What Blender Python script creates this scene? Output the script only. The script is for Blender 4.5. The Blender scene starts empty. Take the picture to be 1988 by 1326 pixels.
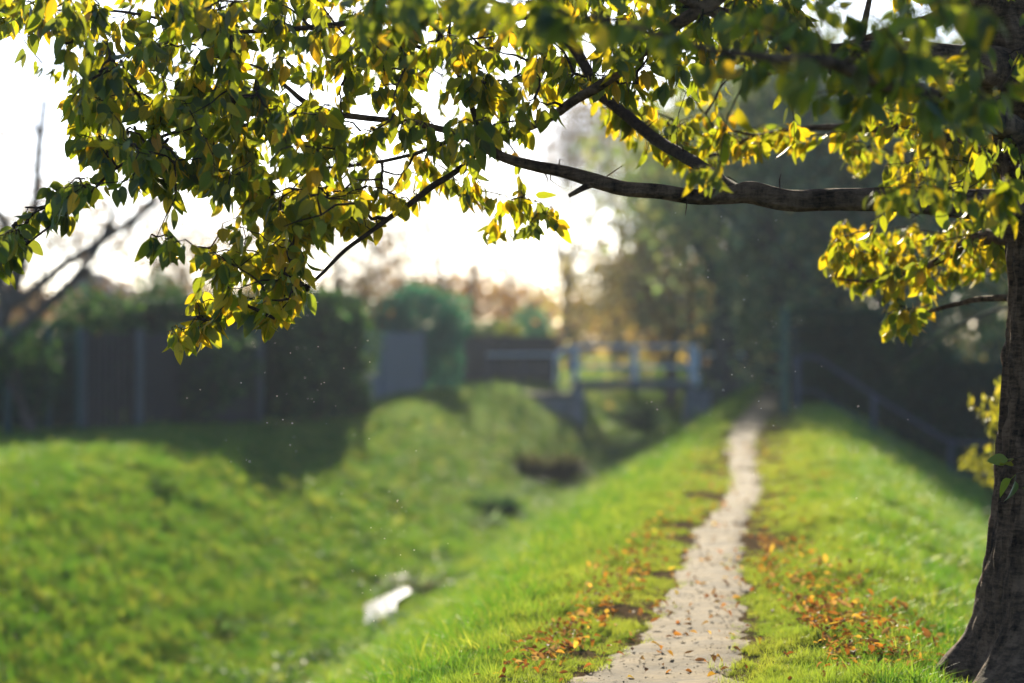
import bpy, math, random
import numpy as np
from mathutils import Vector, Matrix, noise
R = math.radians
SC = bpy.context.scene
COL = SC.collection
random.seed(7)
rng = np.random.default_rng(7)
H = 1.4            # camera height
FP = 4694.0        # focal length in photo pixels (85 mm on 36 mm)
CX, HY = 994.0, 649.0
SUN_AZ, SUN_EL = -.8, 15.5

def P(px, py, D):
    return np.array([(px-CX)*D/FP, D, H-(py-HY)*D/FP])
def V3(a): return np.asarray(a, float)

# ------------------------------------------------------------------ materials
def mat(name):
    m = bpy.data.materials.new(name); m.use_nodes = True
    nt = m.node_tree; nt.nodes.clear()
    return m, nt
def nd(nt, t, **k):
    n = nt.nodes.new(t)
    for a, b in k.items():
        if a.startswith('i_'):
            n.inputs[a[2:].replace('_', ' ')].default_value = b
        else: setattr(n, a, b)
    return n
def lk(nt, a, b): nt.links.new(a, b)
def rgba(c): return (c[0], c[1], c[2], 1.0)
def ramp(nt, fac, stops):
    r = nt.nodes.new('ShaderNodeValToRGB')
    e = r.color_ramp.elements
    while len(e) < len(stops): e.new(0.5)
    for x, (p, c) in zip(e, stops): x.position = p; x.color = rgba(c)
    lk(nt, fac, r.inputs[0]); return r.outputs[0]
def mixc(nt, fac, a, b, mode='MIX'):
    m = nt.nodes.new('ShaderNodeMix'); m.data_type = 'RGBA'; m.blend_type = mode
    for s, v in ((m.inputs[0], fac), (m.inputs[6], a), (m.inputs[7], b)):
        if isinstance(v, (int, float)): s.default_value = v
        elif isinstance(v, tuple): s.default_value = rgba(v)
        else: lk(nt, v, s)
    return m.outputs[2]
def math_(nt, op, a, b=0.0):
    m = nt.nodes.new('ShaderNodeMath'); m.operation = op
    for s, v in ((m.inputs[0], a), (m.inputs[1], b)):
        if isinstance(v, (int, float)): s.default_value = v
        else: lk(nt, v, s)
    return m.outputs[0]
def noise_(nt, scale, detail=4, rough=.55, stretch=None, coord='Object'):
    tc = nt.nodes.new('ShaderNodeTexCoord')
    src = tc.outputs[coord]
    if stretch:
        mp = nt.nodes.new('ShaderNodeMapping'); mp.inputs['Scale'].default_value = stretch
        lk(nt, src, mp.inputs[0]); src = mp.outputs[0]
    n = nd(nt, 'ShaderNodeTexNoise'); n.inputs['Scale'].default_value = scale
    n.inputs['Detail'].default_value = detail; n.inputs['Roughness'].default_value = rough
    lk(nt, src, n.inputs['Vector']); return n.outputs['Fac']
def bump(nt, h, strength, dist):
    b = nd(nt, 'ShaderNodeBump'); b.inputs['Strength'].default_value = strength
    b.inputs['Distance'].default_value = dist; lk(nt, h, b.inputs['Height']); return b.outputs[0]
def surf(name, stops, scale=4, rough=.8, bs=.4, bd=.01, stretch=None, spec=.3, detail=6):
    m, nt = mat(name)
    f = noise_(nt, scale, detail, .6, stretch)
    c = ramp(nt, f, stops)
    p = nd(nt, 'ShaderNodeBsdfPrincipled'); lk(nt, c, p.inputs['Base Color'])
    p.inputs['Roughness'].default_value = rough; p.inputs['Specular IOR Level'].default_value = spec
    f2 = noise_(nt, scale*5, 5, .65, stretch)
    lk(nt, bump(nt, f2, bs, bd), p.inputs['Normal'])
    o = nd(nt, 'ShaderNodeOutputMaterial'); lk(nt, p.outputs[0], o.inputs[0]); return m
def leafmat(name, trans=.5, gain=1.6, rough=.45, spec=.4, veins=False, attr=True, base=None, tint=(1.15, 1.0, .55), thru=0):
    """thin leaf: coloured by the leaf's own colour attribute, lets light through"""
    m, nt = mat(name)
    if attr:
        a = nd(nt, 'ShaderNodeVertexColor'); a.layer_name = 'col'; c = a.outputs[0]
    else:
        oi = nd(nt, 'ShaderNodeObjectInfo'); c = ramp(nt, oi.outputs['Random'], base)
        ge = nd(nt, 'ShaderNodeNewGeometry'); sx = nd(nt, 'ShaderNodeSeparateXYZ'); lk(nt, ge.outputs['Position'], sx.inputs[0])
        u = math_(nt, 'ABSOLUTE', math_(nt, 'ADD', math_(nt, 'SUBTRACT', sx.outputs[0], math_(nt, 'MULTIPLY', sx.outputs[1], .122)), .55))
        nz = nd(nt, 'ShaderNodeTexNoise'); nz.inputs['Scale'].default_value = 1.1; nz.inputs['Detail'].default_value = 4; lk(nt, ge.outputs['Position'], nz.inputs['Vector'])
        k = nd(nt, 'ShaderNodeMath'); k.operation = 'MULTIPLY'; k.use_clamp = True
        lk(nt, math_(nt, 'ADD', math_(nt, 'SUBTRACT', 1.15, u), math_(nt, 'MULTIPLY', math_(nt, 'SUBTRACT', nz.outputs['Fac'], .5), 2.2)), k.inputs[0]); k.inputs[1].default_value = .75
        c = mixc(nt, k.outputs[0], c, (.22, .215, .055))
    if veins:
        uv = nd(nt, 'ShaderNodeUVMap'); sx = nd(nt, 'ShaderNodeSeparateXYZ'); lk(nt, uv.outputs[0], sx.inputs[0])
        ax = math_(nt, 'ABSOLUTE', sx.outputs[0])
        mid = math_(nt, 'LESS_THAN', ax, .035)
        w = math_(nt, 'SINE', math_(nt, 'MULTIPLY', math_(nt, 'SUBTRACT', sx.outputs[1], math_(nt, 'MULTIPLY', ax, .45)), 50.0))
        w = math_(nt, 'MULTIPLY', math_(nt, 'GREATER_THAN', w, .86), .55)
        v = math_(nt, 'MAXIMUM', mid, w)
        bl = noise_(nt, 38, 4, .6)
        spot = math_(nt, 'MULTIPLY', math_(nt, 'GREATER_THAN', bl, .66), .55)
        c = mixc(nt, spot, c, (.16, .07, .015))
        ct = mixc(nt, math_(nt, 'MULTIPLY', v, .38), c, (.03, .05, .008))
    else: ct = c
    p = nd(nt, 'ShaderNodeBsdfPrincipled'); lk(nt, c, p.inputs['Base Color'])
    p.inputs['Roughness'].default_value = rough; p.inputs['Specular IOR Level'].default_value = spec
    t = nd(nt, 'ShaderNodeBsdfTranslucent')
    tc_ = mixc(nt, 1.0, ct, (gain*tint[0], gain*tint[1], gain*tint[2]), 'MULTIPLY')
    if thru: tc_ = mixc(nt, thru, tc_, (.45, .39, .012))
    lk(nt, tc_, t.inputs[0])
    mx = nd(nt, 'ShaderNodeMixShader'); mx.inputs[0].default_value = trans
    lk(nt, p.outputs[0], mx.inputs[1]); lk(nt, t.outputs[0], mx.inputs[2])
    o = nd(nt, 'ShaderNodeOutputMaterial'); lk(nt, mx.outputs[0], o.inputs[0]); return m

M = {}
M['leaf'] = leafmat('cherry_leaf', .58, 1.8, .42, .4, veins=True, tint=(1.25, 1.15, .4), thru=.42)
M['bgleaf'] = leafmat('background_leaf', .45, 1.6, .6, .25)
M['litter'] = leafmat('dry_leaf', .42, 1.6, .75, .12, tint=(1.1, .9, .5))
M['grass'] = leafmat('grass_blade', .5, 1.9, .5, .35, attr=False, base=[(0, (.045, .105, .018)), (.45, (.07, .142, .022)), (.8, (.125, .165, .032)), (1, (.27, .25, .07))], tint=(1.05, 1.15, .42))
def bark(name, c0, c1, sc=9, stretch=(1, 1, .35), bd=.02):
    m, nt = mat(name)
    f = noise_(nt, sc, 8, .7, stretch); f2 = noise_(nt, sc*3.2, 6, .7, (.4, .4, 1.6))
    tc = nd(nt, 'ShaderNodeTexCoord')
    h = math_(nt, 'ADD', math_(nt, 'MULTIPLY', f, .7), math_(nt, 'MULTIPLY', f2, .45))
    c = ramp(nt, h, [(.44, c0), (.55, tuple((a*.6+b*.4) for a, b in zip(c0, c1))), (.68, c1)])
    p = nd(nt, 'ShaderNodeBsdfPrincipled'); lk(nt, c, p.inputs['Base Color'])
    p.inputs['Roughness'].default_value = .92; p.inputs['Specular IOR Level'].default_value = .08
    lk(nt, bump(nt, h, .9, bd), p.inputs['Normal'])
    o = nd(nt, 'ShaderNodeOutputMaterial'); lk(nt, p.outputs[0], o.inputs[0]); return m
M['bark'] = bark('cherry_bark', (.012, .007, .004), (.21, .13, .08), 12, (1, 1, .4), .05)
M['twig'] = bark('twig_bark', (.02, .012, .008), (.07, .045, .03), 30, (1, 1, 1), .003)
M['bgbark'] = bark('distant_bark', (.04, .035, .03), (.12, .1, .08), 4, (1, 1, .3), .03)
M['soil'] = surf('grassy_soil', [(.3, (.025, .045, .01)), (.5, (.05, .085, .018)), (.7, (.09, .085, .035))], 3, 1, .8, .03, spec=0)
def soil_material():
    m, nt = mat('grassy_soil')
    c = ramp(nt, noise_(nt, 3, 6), [(.3, (.025, .05, .012)), (.5, (.045, .085, .018)), (.7, (.08, .085, .03))])
    tc = nd(nt, 'ShaderNodeTexCoord'); sx = nd(nt, 'ShaderNodeSeparateXYZ'); lk(nt, tc.outputs['Object'], sx.inputs[0])
    u = math_(nt, 'ABSOLUTE', math_(nt, 'ADD', math_(nt, 'SUBTRACT', sx.outputs[0], math_(nt, 'MULTIPLY', sx.outputs[1], SL)), .62))
    k = math_(nt, 'ADD', math_(nt, 'SUBTRACT', .62, u), math_(nt, 'MULTIPLY', math_(nt, 'SUBTRACT', noise_(nt, 1.8, 6, .7), .5), 1.4))
    kk = nd(nt, 'ShaderNodeMath'); kk.operation = 'MULTIPLY'; kk.use_clamp = True; lk(nt, k, kk.inputs[0]); kk.inputs[1].default_value = 4
    d = ramp(nt, noise_(nt, 14, 6, .7), [(.35, (.06, .04, .022)), (.65, (.16, .112, .062))])
    c = mixc(nt, kk.outputs[0], c, d)
    p = nd(nt, 'ShaderNodeBsdfPrincipled'); lk(nt, c, p.inputs['Base Color']); p.inputs['Roughness'].default_value = 1; p.inputs['Specular IOR Level'].default_value = 0
    lk(nt, bump(nt, noise_(nt, 25, 6, .7), .8, .02), p.inputs['Normal'])
    o = nd(nt, 'ShaderNodeOutputMaterial'); lk(nt, p.outputs[0], o.inputs[0]); return m
SL = .122
M['soil'] = soil_material()
M['path'] = None
M['concrete'] = surf('weathered_concrete', [(.3, (.16, .17, .17)), (.6, (.28, .29, .28)), (.8, (.36, .36, .34))], 2.5, .85, .4, .01)
M['darkconcrete'] = surf('stained_concrete', [(.3, (.05, .055, .055)), (.7, (.12, .125, .12))], 2.5, .85, .4, .01)
M['railpaint'] = surf('pale_blue_paint', [(.3, (.48, .58, .64)), (.7, (.6, .7, .74))], 6, .45, .1, .002)
M['darkrail'] = surf('slate_grey_paint', [(.3, (.025, .035, .05)), (.7, (.05, .06, .08))], 6, .45, .1, .002)
M['greenmetal'] = surf('green_coated_steel', [(.3, (.012, .05, .045)), (.7, (.02, .075, .065))], 6, .5, .1, .002)
M['greyboard'] = surf('grey_stained_board', [(.3, (.10, .13, .155)), (.7, (.16, .2, .23))], 3, .8, .5, .006, (6, 6, .6))
M['brownboard'] = surf('brown_board', [(.3, (.018, .017, .018)), (.7, (.045, .04, .036))], 3, .8, .5, .006, (6, 6, .6))
M['palepost'] = surf('weathered_post_wood', [(.3, (.05, .06, .06)), (.7, (.1, .11, .105))], 3, .8, .5, .006, (6, 6, .6))
M['mosspost'] = surf('mossy_post_wood', [(.3, (.04, .08, .05)), (.7, (.08, .12, .07))], 3, .8, .5, .006, (6, 6, .6))
M['stone'] = surf('pale_stone', [(.3, (.11, .11, .1)), (.7, (.24, .24, .22))], 8, .7, .6, .01)
M['plaster'] = surf('peach_plaster', [(.3, (.5, .3, .2)), (.7, (.6, .38, .26))], 2, .85, .2, .004)
M['roofblue'] = surf('pale_blue_roof_sheet', [(.3, (.14, .18, .24)), (.7, (.22, .26, .32))], 2, 1, .2, .004, spec=0)
M['glass'] = surf('dark_window_glass', [(.3, (.02, .025, .03)), (.7, (.04, .045, .05))], 1, .08, 0, .001, spec=.8)
M['core'] = surf('hedge_shade', [(.3, (.008, .014, .006)), (.7, (.02, .03, .012))], 3, .95, .5, .02)  # shade inside hedges and plant bases, put into a near-black colour
def path_material():
    m, nt = mat('trodden_earth')
    f = noise_(nt, 3.2, 8, .75); g = noise_(nt, 19, 10, .8, (1, 1, 1)); g2 = noise_(nt, 120, 4, .7)
    c = ramp(nt, f, [(.38, (.05, .032, .015)), (.48, (.12, .08, .032)), (.57, (.20, .137, .056)), (.72, (.275, .195, .085))])
    d = ramp(nt, g, [(.34, (.45, .4, .36)), (.52, (1, 1, 1))])
    c = mixc(nt, .5, c, d, 'MULTIPLY')
    p = nd(nt, 'ShaderNodeBsdfPrincipled'); lk(nt, c, p.inputs['Base Color'])
    p.inputs['Roughness'].default_value = .9; p.inputs['Specular IOR Level'].default_value = .08
    h = math_(nt, 'ADD', math_(nt, 'MULTIPLY', g, 1.0), math_(nt, 'MULTIPLY', g2, .3))
    lk(nt, bump(nt, h, .6, .006), p.inputs['Normal'])
    o = nd(nt, 'ShaderNodeOutputMaterial'); lk(nt, p.outputs[0], o.inputs[0]); return m
M['path'] = path_material()
def water_material():
    m, nt = mat('ditch_water')
    p = nd(nt, 'ShaderNodeBsdfPrincipled'); p.inputs['Base Color'].default_value = (.02, .025, .015, 1)
    p.inputs['Roughness'].default_value = .085; p.inputs['IOR'].default_value = 1.33
    p.inputs['Specular IOR Level'].default_value = .9
    lk(nt, bump(nt, noise_(nt, 7, 3, .5), .25, .01), p.inputs['Normal'])
    o = nd(nt, 'ShaderNodeOutputMaterial'); lk(nt, p.outputs[0], o.inputs[0]); return m
M['water'] = water_material()

# ------------------------------------------------------------------ mesh helpers
class MB:
    def __init__(s): s.v = []; s.f = []; s.m = []; s.n = 0
    def add(s, v, f, mi=0):
        v = np.asarray(v, float).reshape(-1, 3); s.v.append(v)
        for q in f: s.f.append(tuple(i+s.n for i in q)); s.m.append(mi)
        s.n += len(v)
    def box(s, c, d, rz=0, mi=0, ax=None):
        c = V3(c); d = V3(d)/2
        u = np.array([[x, y, z] for x in (-1, 1) for y in (-1, 1) for z in (-1, 1)])*d
        if ax is None:
            a = np.array([[math.cos(rz), -math.sin(rz), 0], [math.sin(rz), math.cos(rz), 0], [0, 0, 1]])
        else: a = np.array(ax).T
        s.add(u@a.T+c, [(0, 1, 3, 2), (4, 6, 7, 5), (0, 4, 5, 1), (2, 3, 7, 6), (0, 2, 6, 4), (1, 5, 7, 3)], mi)
    def tube(s, pts, rad, k=8, cap=True, mi=0, wob=None):
        pts = np.asarray(pts, float); n = len(pts)
        rad = np.broadcast_to(np.asarray(rad, float), (n,))
        t = np.gradient(pts, axis=0); t /= np.linalg.norm(t, axis=1)[:, None]+1e-9
        ref = np.array([0, 0, 1.]) if abs(t[0][2]) < .9 else np.array([1., 0, 0])
        u = np.cross(t[0], ref); u /= np.linalg.norm(u)+1e-9
        a = np.arange(k)*2*math.pi/k; vs = []
        for i in range(n):
            u = u-t[i]*np.dot(u, t[i]); u /= np.linalg.norm(u)+1e-9
            w = np.cross(t[i], u)
            r = rad[i]
            rr = np.full(k, r) if wob is None else np.array([r*wob(pts[i], ang, i) for ang in a])
            vs.append(pts[i]+np.outer(np.cos(a)*rr, u)+np.outer(np.sin(a)*rr, w))
        f = []
        for i in range(n-1):
            for j in range(k):
                f.append((i*k+j, i*k+(j+1) % k, (i+1)*k+(j+1) % k, (i+1)*k+j))
        if cap: f.append(tuple(range(k-1, -1, -1))); f.append(tuple((n-1)*k+j for j in range(k)))
        s.add(np.concatenate(vs), f, mi)
    def build(s, name, mats, parent=None, smooth=False):
        v = np.concatenate(s.v) if s.v else np.zeros((0, 3))
        if parent is not None: v = v-np.array(parent['_o'])
        me = bpy.data.meshes.new(name); me.from_pydata(v.tolist(), [], s.f)
        if not isinstance(mats, (list, tuple)): mats = [mats]
        for m in mats: me.materials.append(m)
        me.polygons.foreach_set('material_index', s.m)
        me.polygons.foreach_set('use_smooth', [smooth]*len(s.f))
        me.update()
        o = bpy.data.objects.new(name, me); COL.objects.link(o)
        if parent is not None: o.parent = parent
        return o
def tag(o, label=None, cat=None, group=None, kind=None):
    if label: o['label'] = label
    if cat: o['category'] = cat
    if group: o['group'] = group
    if kind: o['kind'] = kind
    return o
ROOTS = []
def thing(name, loc, label, cat, group=None):
    o = bpy.data.objects.new(name, None); COL.objects.link(o); o.empty_display_size = .2
    o.location = [float(x) for x in loc]; o['_o'] = [float(x) for x in loc]; ROOTS.append(o)
    return tag(o, label, cat, group)
def bulk(name, V, F4, mats, parent=None, col=None, uv=None, smooth=True):
    """V (n,3), F4 (m,4) quads, optional per-vertex colour and uv"""
    if parent is not None: V = V-np.array(parent['_o'])
    me = bpy.data.meshes.new(name); n, m = len(V), len(F4)
    me.vertices.add(n); me.vertices.foreach_set('co', V.astype(np.float32).ravel())
    me.loops.add(m*4); me.loops.foreach_set('vertex_index', F4.astype(np.int32).ravel())
    me.polygons.add(m); me.polygons.foreach_set('loop_start', np.arange(m, dtype=np.int32)*4)
    me.polygons.foreach_set('loop_total', np.full(m, 4, np.int32))
    me.polygons.foreach_set('use_smooth', np.full(m, smooth))
    if col is not None:
        a = me.color_attributes.new('col', 'FLOAT_COLOR', 'POINT')
        c4 = np.ones((n, 4), np.float32); c4[:, :3] = col; a.data.foreach_set('color', c4.ravel())
    if uv is not None:
        l = me.uv_layers.new(name='UVMap'); l.data.foreach_set('uv', uv[F4.ravel()].astype(np.float32).ravel())
    if not isinstance(mats, (list, tuple)): mats = [mats]
    for x in mats: me.materials.append(x)
    me.update(); me.validate()
    o = bpy.data.objects.new(name, me); COL.objects.link(o)
    if parent is not None: o.parent = parent
    return o
def nrm(a): return a/(np.linalg.norm(a, axis=-1, keepdims=True)+1e-9)
def leaf_template(segs=6, width=.5, fold=.12, curl=.25, stem=.28, stemw=.014):
    """leaf lying along +Y from 0 to 1 with its normal +Z; stalk from -stem to 0"""
    v = []; f = []; uv = []
    if stem > 0:
        v += [(-stemw, -stem, .0), (stemw, -stem, .0), (stemw, 0, 0), (-stemw, 0, 0)]
        uv += [(0, 0)]*4; f.append((0, 1, 2, 3))
    b = len(v)
    for i in range(segs+1):
        t = i/segs
        w = width/2*(math.sin(math.pi*min(1, t**.82))**.8)*(1-.22*t) if 0 < t < 1 else .004
        z = -curl*t*t
        for sx in (-1, 0, 1):
            v.append((sx*w, t, z+abs(sx)*fold*w*2)); uv.append((sx*.5*w/(width/2), t))
    for i in range(segs):
        for j in (0, 1):
            a = b+i*3+j; f.append((a, a+1, a+4, a+3))
    return np.array(v), np.array(f), np.array(uv)
def scatter(tmpls, pos, d, n, size, col, wid=None):
    """copies leaf templates: base at pos, along d, normal near n. returns V,F,col,uv"""
    d = nrm(d); n = nrm(n-d*np.sum(n*d, 1, keepdims=True)); s = np.cross(d, n)
    Vs, Fs, Cs, Us = [], [], [], []; off = 0
    pick = rng.integers(0, len(tmpls), len(pos))
    for k, (tv, tf, tu) in enumerate(tmpls):
        q = np.where(pick == k)[0]
        if len(q) == 0: continue
        sz = size[q][:, None, None]; ww = 1 if wid is None else wid[q][:, None, None]
        V = pos[q][:, None]+sz*(tv[None, :, 0:1]*s[q][:, None]*ww+tv[None, :, 1:2]*d[q][:, None]+tv[None, :, 2:3]*n[q][:, None])
        m = len(tv); F = tf[None]+(np.arange(len(q))*m)[:, None, None]+off
        off += m*len(q)
        Vs.append(V.reshape(-1, 3)); Fs.append(F.reshape(-1, 4)); Cs.append(np.repeat(col[q], m, 0)); Us.append(np.tile(tu, (len(q), 1)))
    return np.concatenate(Vs), np.concatenate(Fs), np.concatenate(Cs), np.concatenate(Us)
LEAVES = [leaf_template(6, w, fo, cu) for w, fo, cu in ((.58, .10, .15), (.52, .16, .3), (.6, .05, .1), (.5, .12, -.1), (.56, .18, .4), (.54, .08, .05), (.5, .22, .5))]
CARDS = [leaf_template(2, w, fo, cu, 0) for w, fo, cu in ((.6, .1, .1), (.75, .2, .3), (.5, .0, -.2))]
def palette(cols, n, jit=.18):
    c = np.array(cols)[rng.integers(0, len(cols), n)]
    return np.clip(c*(1+rng.normal(0, jit, (n, 1)))*(1+rng.normal(0, jit*.3, (n, 3))), .003, .9)

# ------------------------------------------------------------------ terrain
SL = .122
UP = [(-1e4, 0), (-13, 0), (-9.8, -.06), (-8.9, -.14), (-8.3, -.3), (-5.9, -1.66), (-5.3, -1.83), (-4.6, -1.84), (-4.15, -1.68), (-2.2, -.52), (-1.75, -.22), (-1.45, -.07), (-1.1, .0), (-.95, .0), (-.62, -.025),
      (-.3, .0), (.05, .05), (.35, .04), (.7, -.1), (2.7, -1.2), (3.2, -1.38), (4.2, -1.42), (1e4, -1.42)]
UU = np.array([a for a, b in UP]); UZ = np.array([b for a, b in UP])
def wiggle(D):  # centre of the trodden line, measured in u
    return np.interp(D, [0, 9.7, 11, 13.5, 17.4, 21.7, 26.4, 32, 40, 55, 67, 90], [-.6, -.62, -.53, -.55, -.63, -.54, -.7, -.88, -.9, -.76, -.7, -1.0])
def halfw(D): return np.interp(D, [0, 9.7, 13.5, 17.4, 26.4, 40, 60], [.35, .33, .20, .145, .13, .24, .27])
def bumps(x, y):
    v = Vector((x*.55, y*.55, 0)); w = Vector((x*2.1, y*1.9, 5)); q = Vector((x*6, y*6, 9))
    return .02*noise.noise(v)+(.045 if abs(x-SL*y) < 2 else .014)*noise.noise(w)+.012*noise.noise(q)
def zs(x, y, nz=True):
    u = x-SL*y
    z = float(np.interp(u, UU, UZ))
    if y > 80: z += (0-z)*min(1, (y-80)/9)      # ditch and lower garden run out far behind
    if y < 4 and u < -1: pass
    if nz:
        c = abs(u-float(wiggle(y)))
        k = min(1, max(.15, (c-.15)/.5))
        if -5.3 < u < -4.6: k = .4
        z += bumps(x, y)*k*(1 if abs(x) < 60 else .3)
    return z
def zarr(x, y): return np.array([zs(a, b) for a, b in zip(x, y)])
def axis(segs):
    out = [segs[0][0]]
    for a, b, st in segs:
        n = max(1, int(round((b-a)/st))); out += list(a+(b-a)*np.arange(1, n+1)/n)
    return np.array(out)
us = axis([(-420, -60, 30), (-60, -20, 4), (-20, -10, .5), (-10, -1.4, .16), (-1.4, .8, .07), (.8, 4.4, .16), (4.4, 12, .6), (12, 60, 4), (60, 420, 30)])
ds = axis([(-60, -8, 4), (-8, 6, .4), (6, 30, .14), (30, 60, .4), (60, 100, .8), (100, 140, 4), (140, 560, 30)])
gx = us[None, :]+SL*np.clip(ds, -1e9, 1e9)[:, None]; gy = np.broadcast_to(ds[:, None], gx.shape)
gz = np.array([[zs(float(gx[i, j]), float(gy[i, j])) for j in range(len(us))] for i in range(len(ds))])
nv = len(us); ii, jj = np.meshgrid(np.arange(len(ds)-1), np.arange(nv-1), indexing='ij')
a = (ii*nv+jj).ravel()
g = bulk('ground', np.stack([gx, gy, gz], -1).reshape(-1, 3), np.stack([a, a+1, a+nv+1, a+nv], 1), M['soil'])
tag(g, 'green grassy ground with ditch and raised dyke', kind='structure')
def zgrid(x, y):
    """height of the ground mesh itself (bilinear on its grid)"""
    u = x-SL*y
    i = np.clip(np.searchsorted(ds, y)-1, 0, len(ds)-2); j = np.clip(np.searchsorted(us, u)-1, 0, nv-2)
    fy = (y-ds[i])/(ds[i+1]-ds[i]); fx = (u-us[j])/(us[j+1]-us[j])
    return (gz[i, j]*(1-fx)+gz[i, j+1]*fx)*(1-fy)+(gz[i+1, j]*(1-fx)+gz[i+1, j+1]*fx)*fy
def G(px, py):
    """ground point seen at photo pixel, by marching the ray"""
    D = 5.0
    while D < 200:
        q = P(px, py, D)
        if q[2] <= float(np.interp(q[0]-SL*D, UU, UZ)): break
        D += .05
    return q

# path sheet following the trodden line, ragged sides
def strip(name, Ds, cu, hw, lift, seed, m, label):
    V = []; F = []; K = 13
    for i, D in enumerate(Ds):
        l = noise.noise(Vector((D*1.3, seed, 0)))*.12+noise.noise(Vector((D*4, seed, 3)))*.06+noise.noise(Vector((D*15, seed, 3)))*.05
        r = noise.noise(Vector((D*1.3, seed+9, 0)))*.12+noise.noise(Vector((D*4, seed+9, 3)))*.06+noise.noise(Vector((D*15, seed+9, 3)))*.05
        for k in range(K):
            t = k/(K-1)
            u = cu(D)-hw(D)-l+(2*hw(D)+l+r)*t
            x = u+SL*D; z = float(zgrid(np.array([x]), np.array([D]))[0])+lift*(1-2.2*abs(2*t-1)**3)
            z += .006*noise.noise(Vector((x*7, D*4, 2)))*(1 if 0 < k < K-1 else 0)
            V.append((x, D, z))
    for i in range(len(Ds)-1):
        for k in range(K-1): b = i*K+k; F.append((b, b+1, b+K+1, b+K))
    o = bulk(name, np.array(V), np.array(F), m); tag(o, label, kind='structure'); return o
strip('path', axis([(-6, 6, .4), (6, 30, .07), (30, 72, .3)]), lambda D: float(wiggle(D)), lambda D: float(halfw(D))+.06, .022, 3, M['path'], 'narrow trodden earth path along the top of the dyke')
strip('path', axis([(40.5, 50, .3)]), lambda D: -9.0+(D-40)*.012, lambda D: .16, .03, 21, M['path'], 'short worn patch of path on the far bank')

# water in the ditch
wv = []; wf = []
Dw = axis([(26.6, 29.6, .2)])
for D in Dw:
    w = .16*math.sin(math.pi*min(1, max(0, (D-26.6)/3.0)))**.5
    c = -4.9+.04*math.sin(D*1.7)
    for t in (-1, 1): wv.append((c+t*w*(1+.3*math.sin(D*3+t))+SL*D, D, -1.745+.026*(D-28.1)))  # surface sloped towards the camera so that it mirrors bright sky
for i in range(len(Dw)-1): wf.append((2*i, 2*i+1, 2*i+3, 2*i+2))
tag(bulk('water', np.array(wv), np.array(wf), M['water']), 'water glinting in the bottom of the ditch, tilted to mirror the sky', kind='structure')
wcu = lambda D: -4.92

# ------------------------------------------------------------------ grass (uncountable: stuff)
tuftcol = bpy.data.collections.new('grass_tufts')
NT = 8
for k in range(NT):
    V = []; F = []; nb = 34; long = k >= 5
    for b in range(nb):
        r = (.09 if k < 7 else .05)*math.sqrt(random.random()); a = random.random()*6.283
        bx, by = r*math.cos(a), r*math.sin(a)
        h = random.uniform(.035, .085)*(1.7 if long else 1); w = random.uniform(.0016, .0028)*(1.2 if long else 1)
        lean = random.uniform(.1, .9)*h*(1.2 if long else 1); az = random.random()*6.283; yaw = random.random()*3.14
        o = len(V)
        for s in range(4):
            t = s/3; ww = w*(1-t**1.6)+.0002
            cx = bx+math.cos(az)*lean*t*t; cy = by+math.sin(az)*lean*t*t; cz = h*(t-.25*t*t*lean/h)-.01
            V += [(cx-math.cos(yaw)*ww, cy-math.sin(yaw)*ww, cz), (cx+math.cos(yaw)*ww, cy+math.sin(yaw)*ww, cz)]
        for s in range(3): F.append((o+2*s, o+2*s+1, o+2*s+3, o+2*s+2))
    me = bpy.data.meshes.new('tuft'); me.from_pydata(V, [], F); me.materials.append(M['grass'])
    for p_ in me.polygons: p_.use_smooth = True
    tuftcol.objects.link(bpy.data.objects.new('tuft_%d' % k, me))
def gn_scatter(name, pts, rot, scl, idx, label, coll=tuftcol):
    me = bpy.data.meshes.new(name); n = len(pts)
    me.vertices.add(n); me.vertices.foreach_set('co', pts.astype(np.float32).ravel())
    a = me.attributes.new('rot', 'FLOAT_VECTOR', 'POINT'); a.data.foreach_set('vector', rot.astype(np.float32).ravel())
    a = me.attributes.new('scl', 'FLOAT_VECTOR', 'POINT'); a.data.foreach_set('vector', scl.astype(np.float32).ravel())
    a = me.attributes.new('idx', 'INT', 'POINT'); a.data.foreach_set('value', idx.astype(np.int32))
    o = bpy.data.objects.new(name, me); COL.objects.link(o)
    ng = bpy.data.node_groups.new(name, 'GeometryNodeTree')
    ng.interface.new_socket('Geometry', in_out='INPUT', socket_type='NodeSocketGeometry')
    ng.interface.new_socket('Geometry', in_out='OUTPUT', socket_type='NodeSocketGeometry')
    gi = ng.nodes.new('NodeGroupInput'); go = ng.nodes.new('NodeGroupOutput')
    ci = ng.nodes.new('GeometryNodeCollectionInfo'); ci.inputs['Collection'].default_value = coll
    ci.inputs['Separate Children'].default_value = True; ci.inputs['Reset Children'].default_value = True
    ip = ng.nodes.new('GeometryNodeInstanceOnPoints'); ip.inputs['Pick Instance'].default_value = True
    def na(t, nm):
        x = ng.nodes.new('GeometryNodeInputNamedAttribute'); x.data_type = t; x.inputs['Name'].default_value = nm; return x.outputs['Attribute']
    ng.links.new(gi.outputs[0], ip.inputs['Points']); ng.links.new(ci.outputs[0], ip.inputs['Instance'])
    ng.links.new(na('INT', 'idx'), ip.inputs['Instance Index']); ng.links.new(na('FLOAT_VECTOR', 'rot'), ip.inputs['Rotation'])
    ng.links.new(na('FLOAT_VECTOR', 'scl'), ip.inputs['Scale']); ng.links.new(ip.outputs[0], go.inputs[0])
    md = o.modifiers.new('scatter', 'NODES'); md.node_group = ng
    return tag(o, label, kind='stuff')
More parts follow.
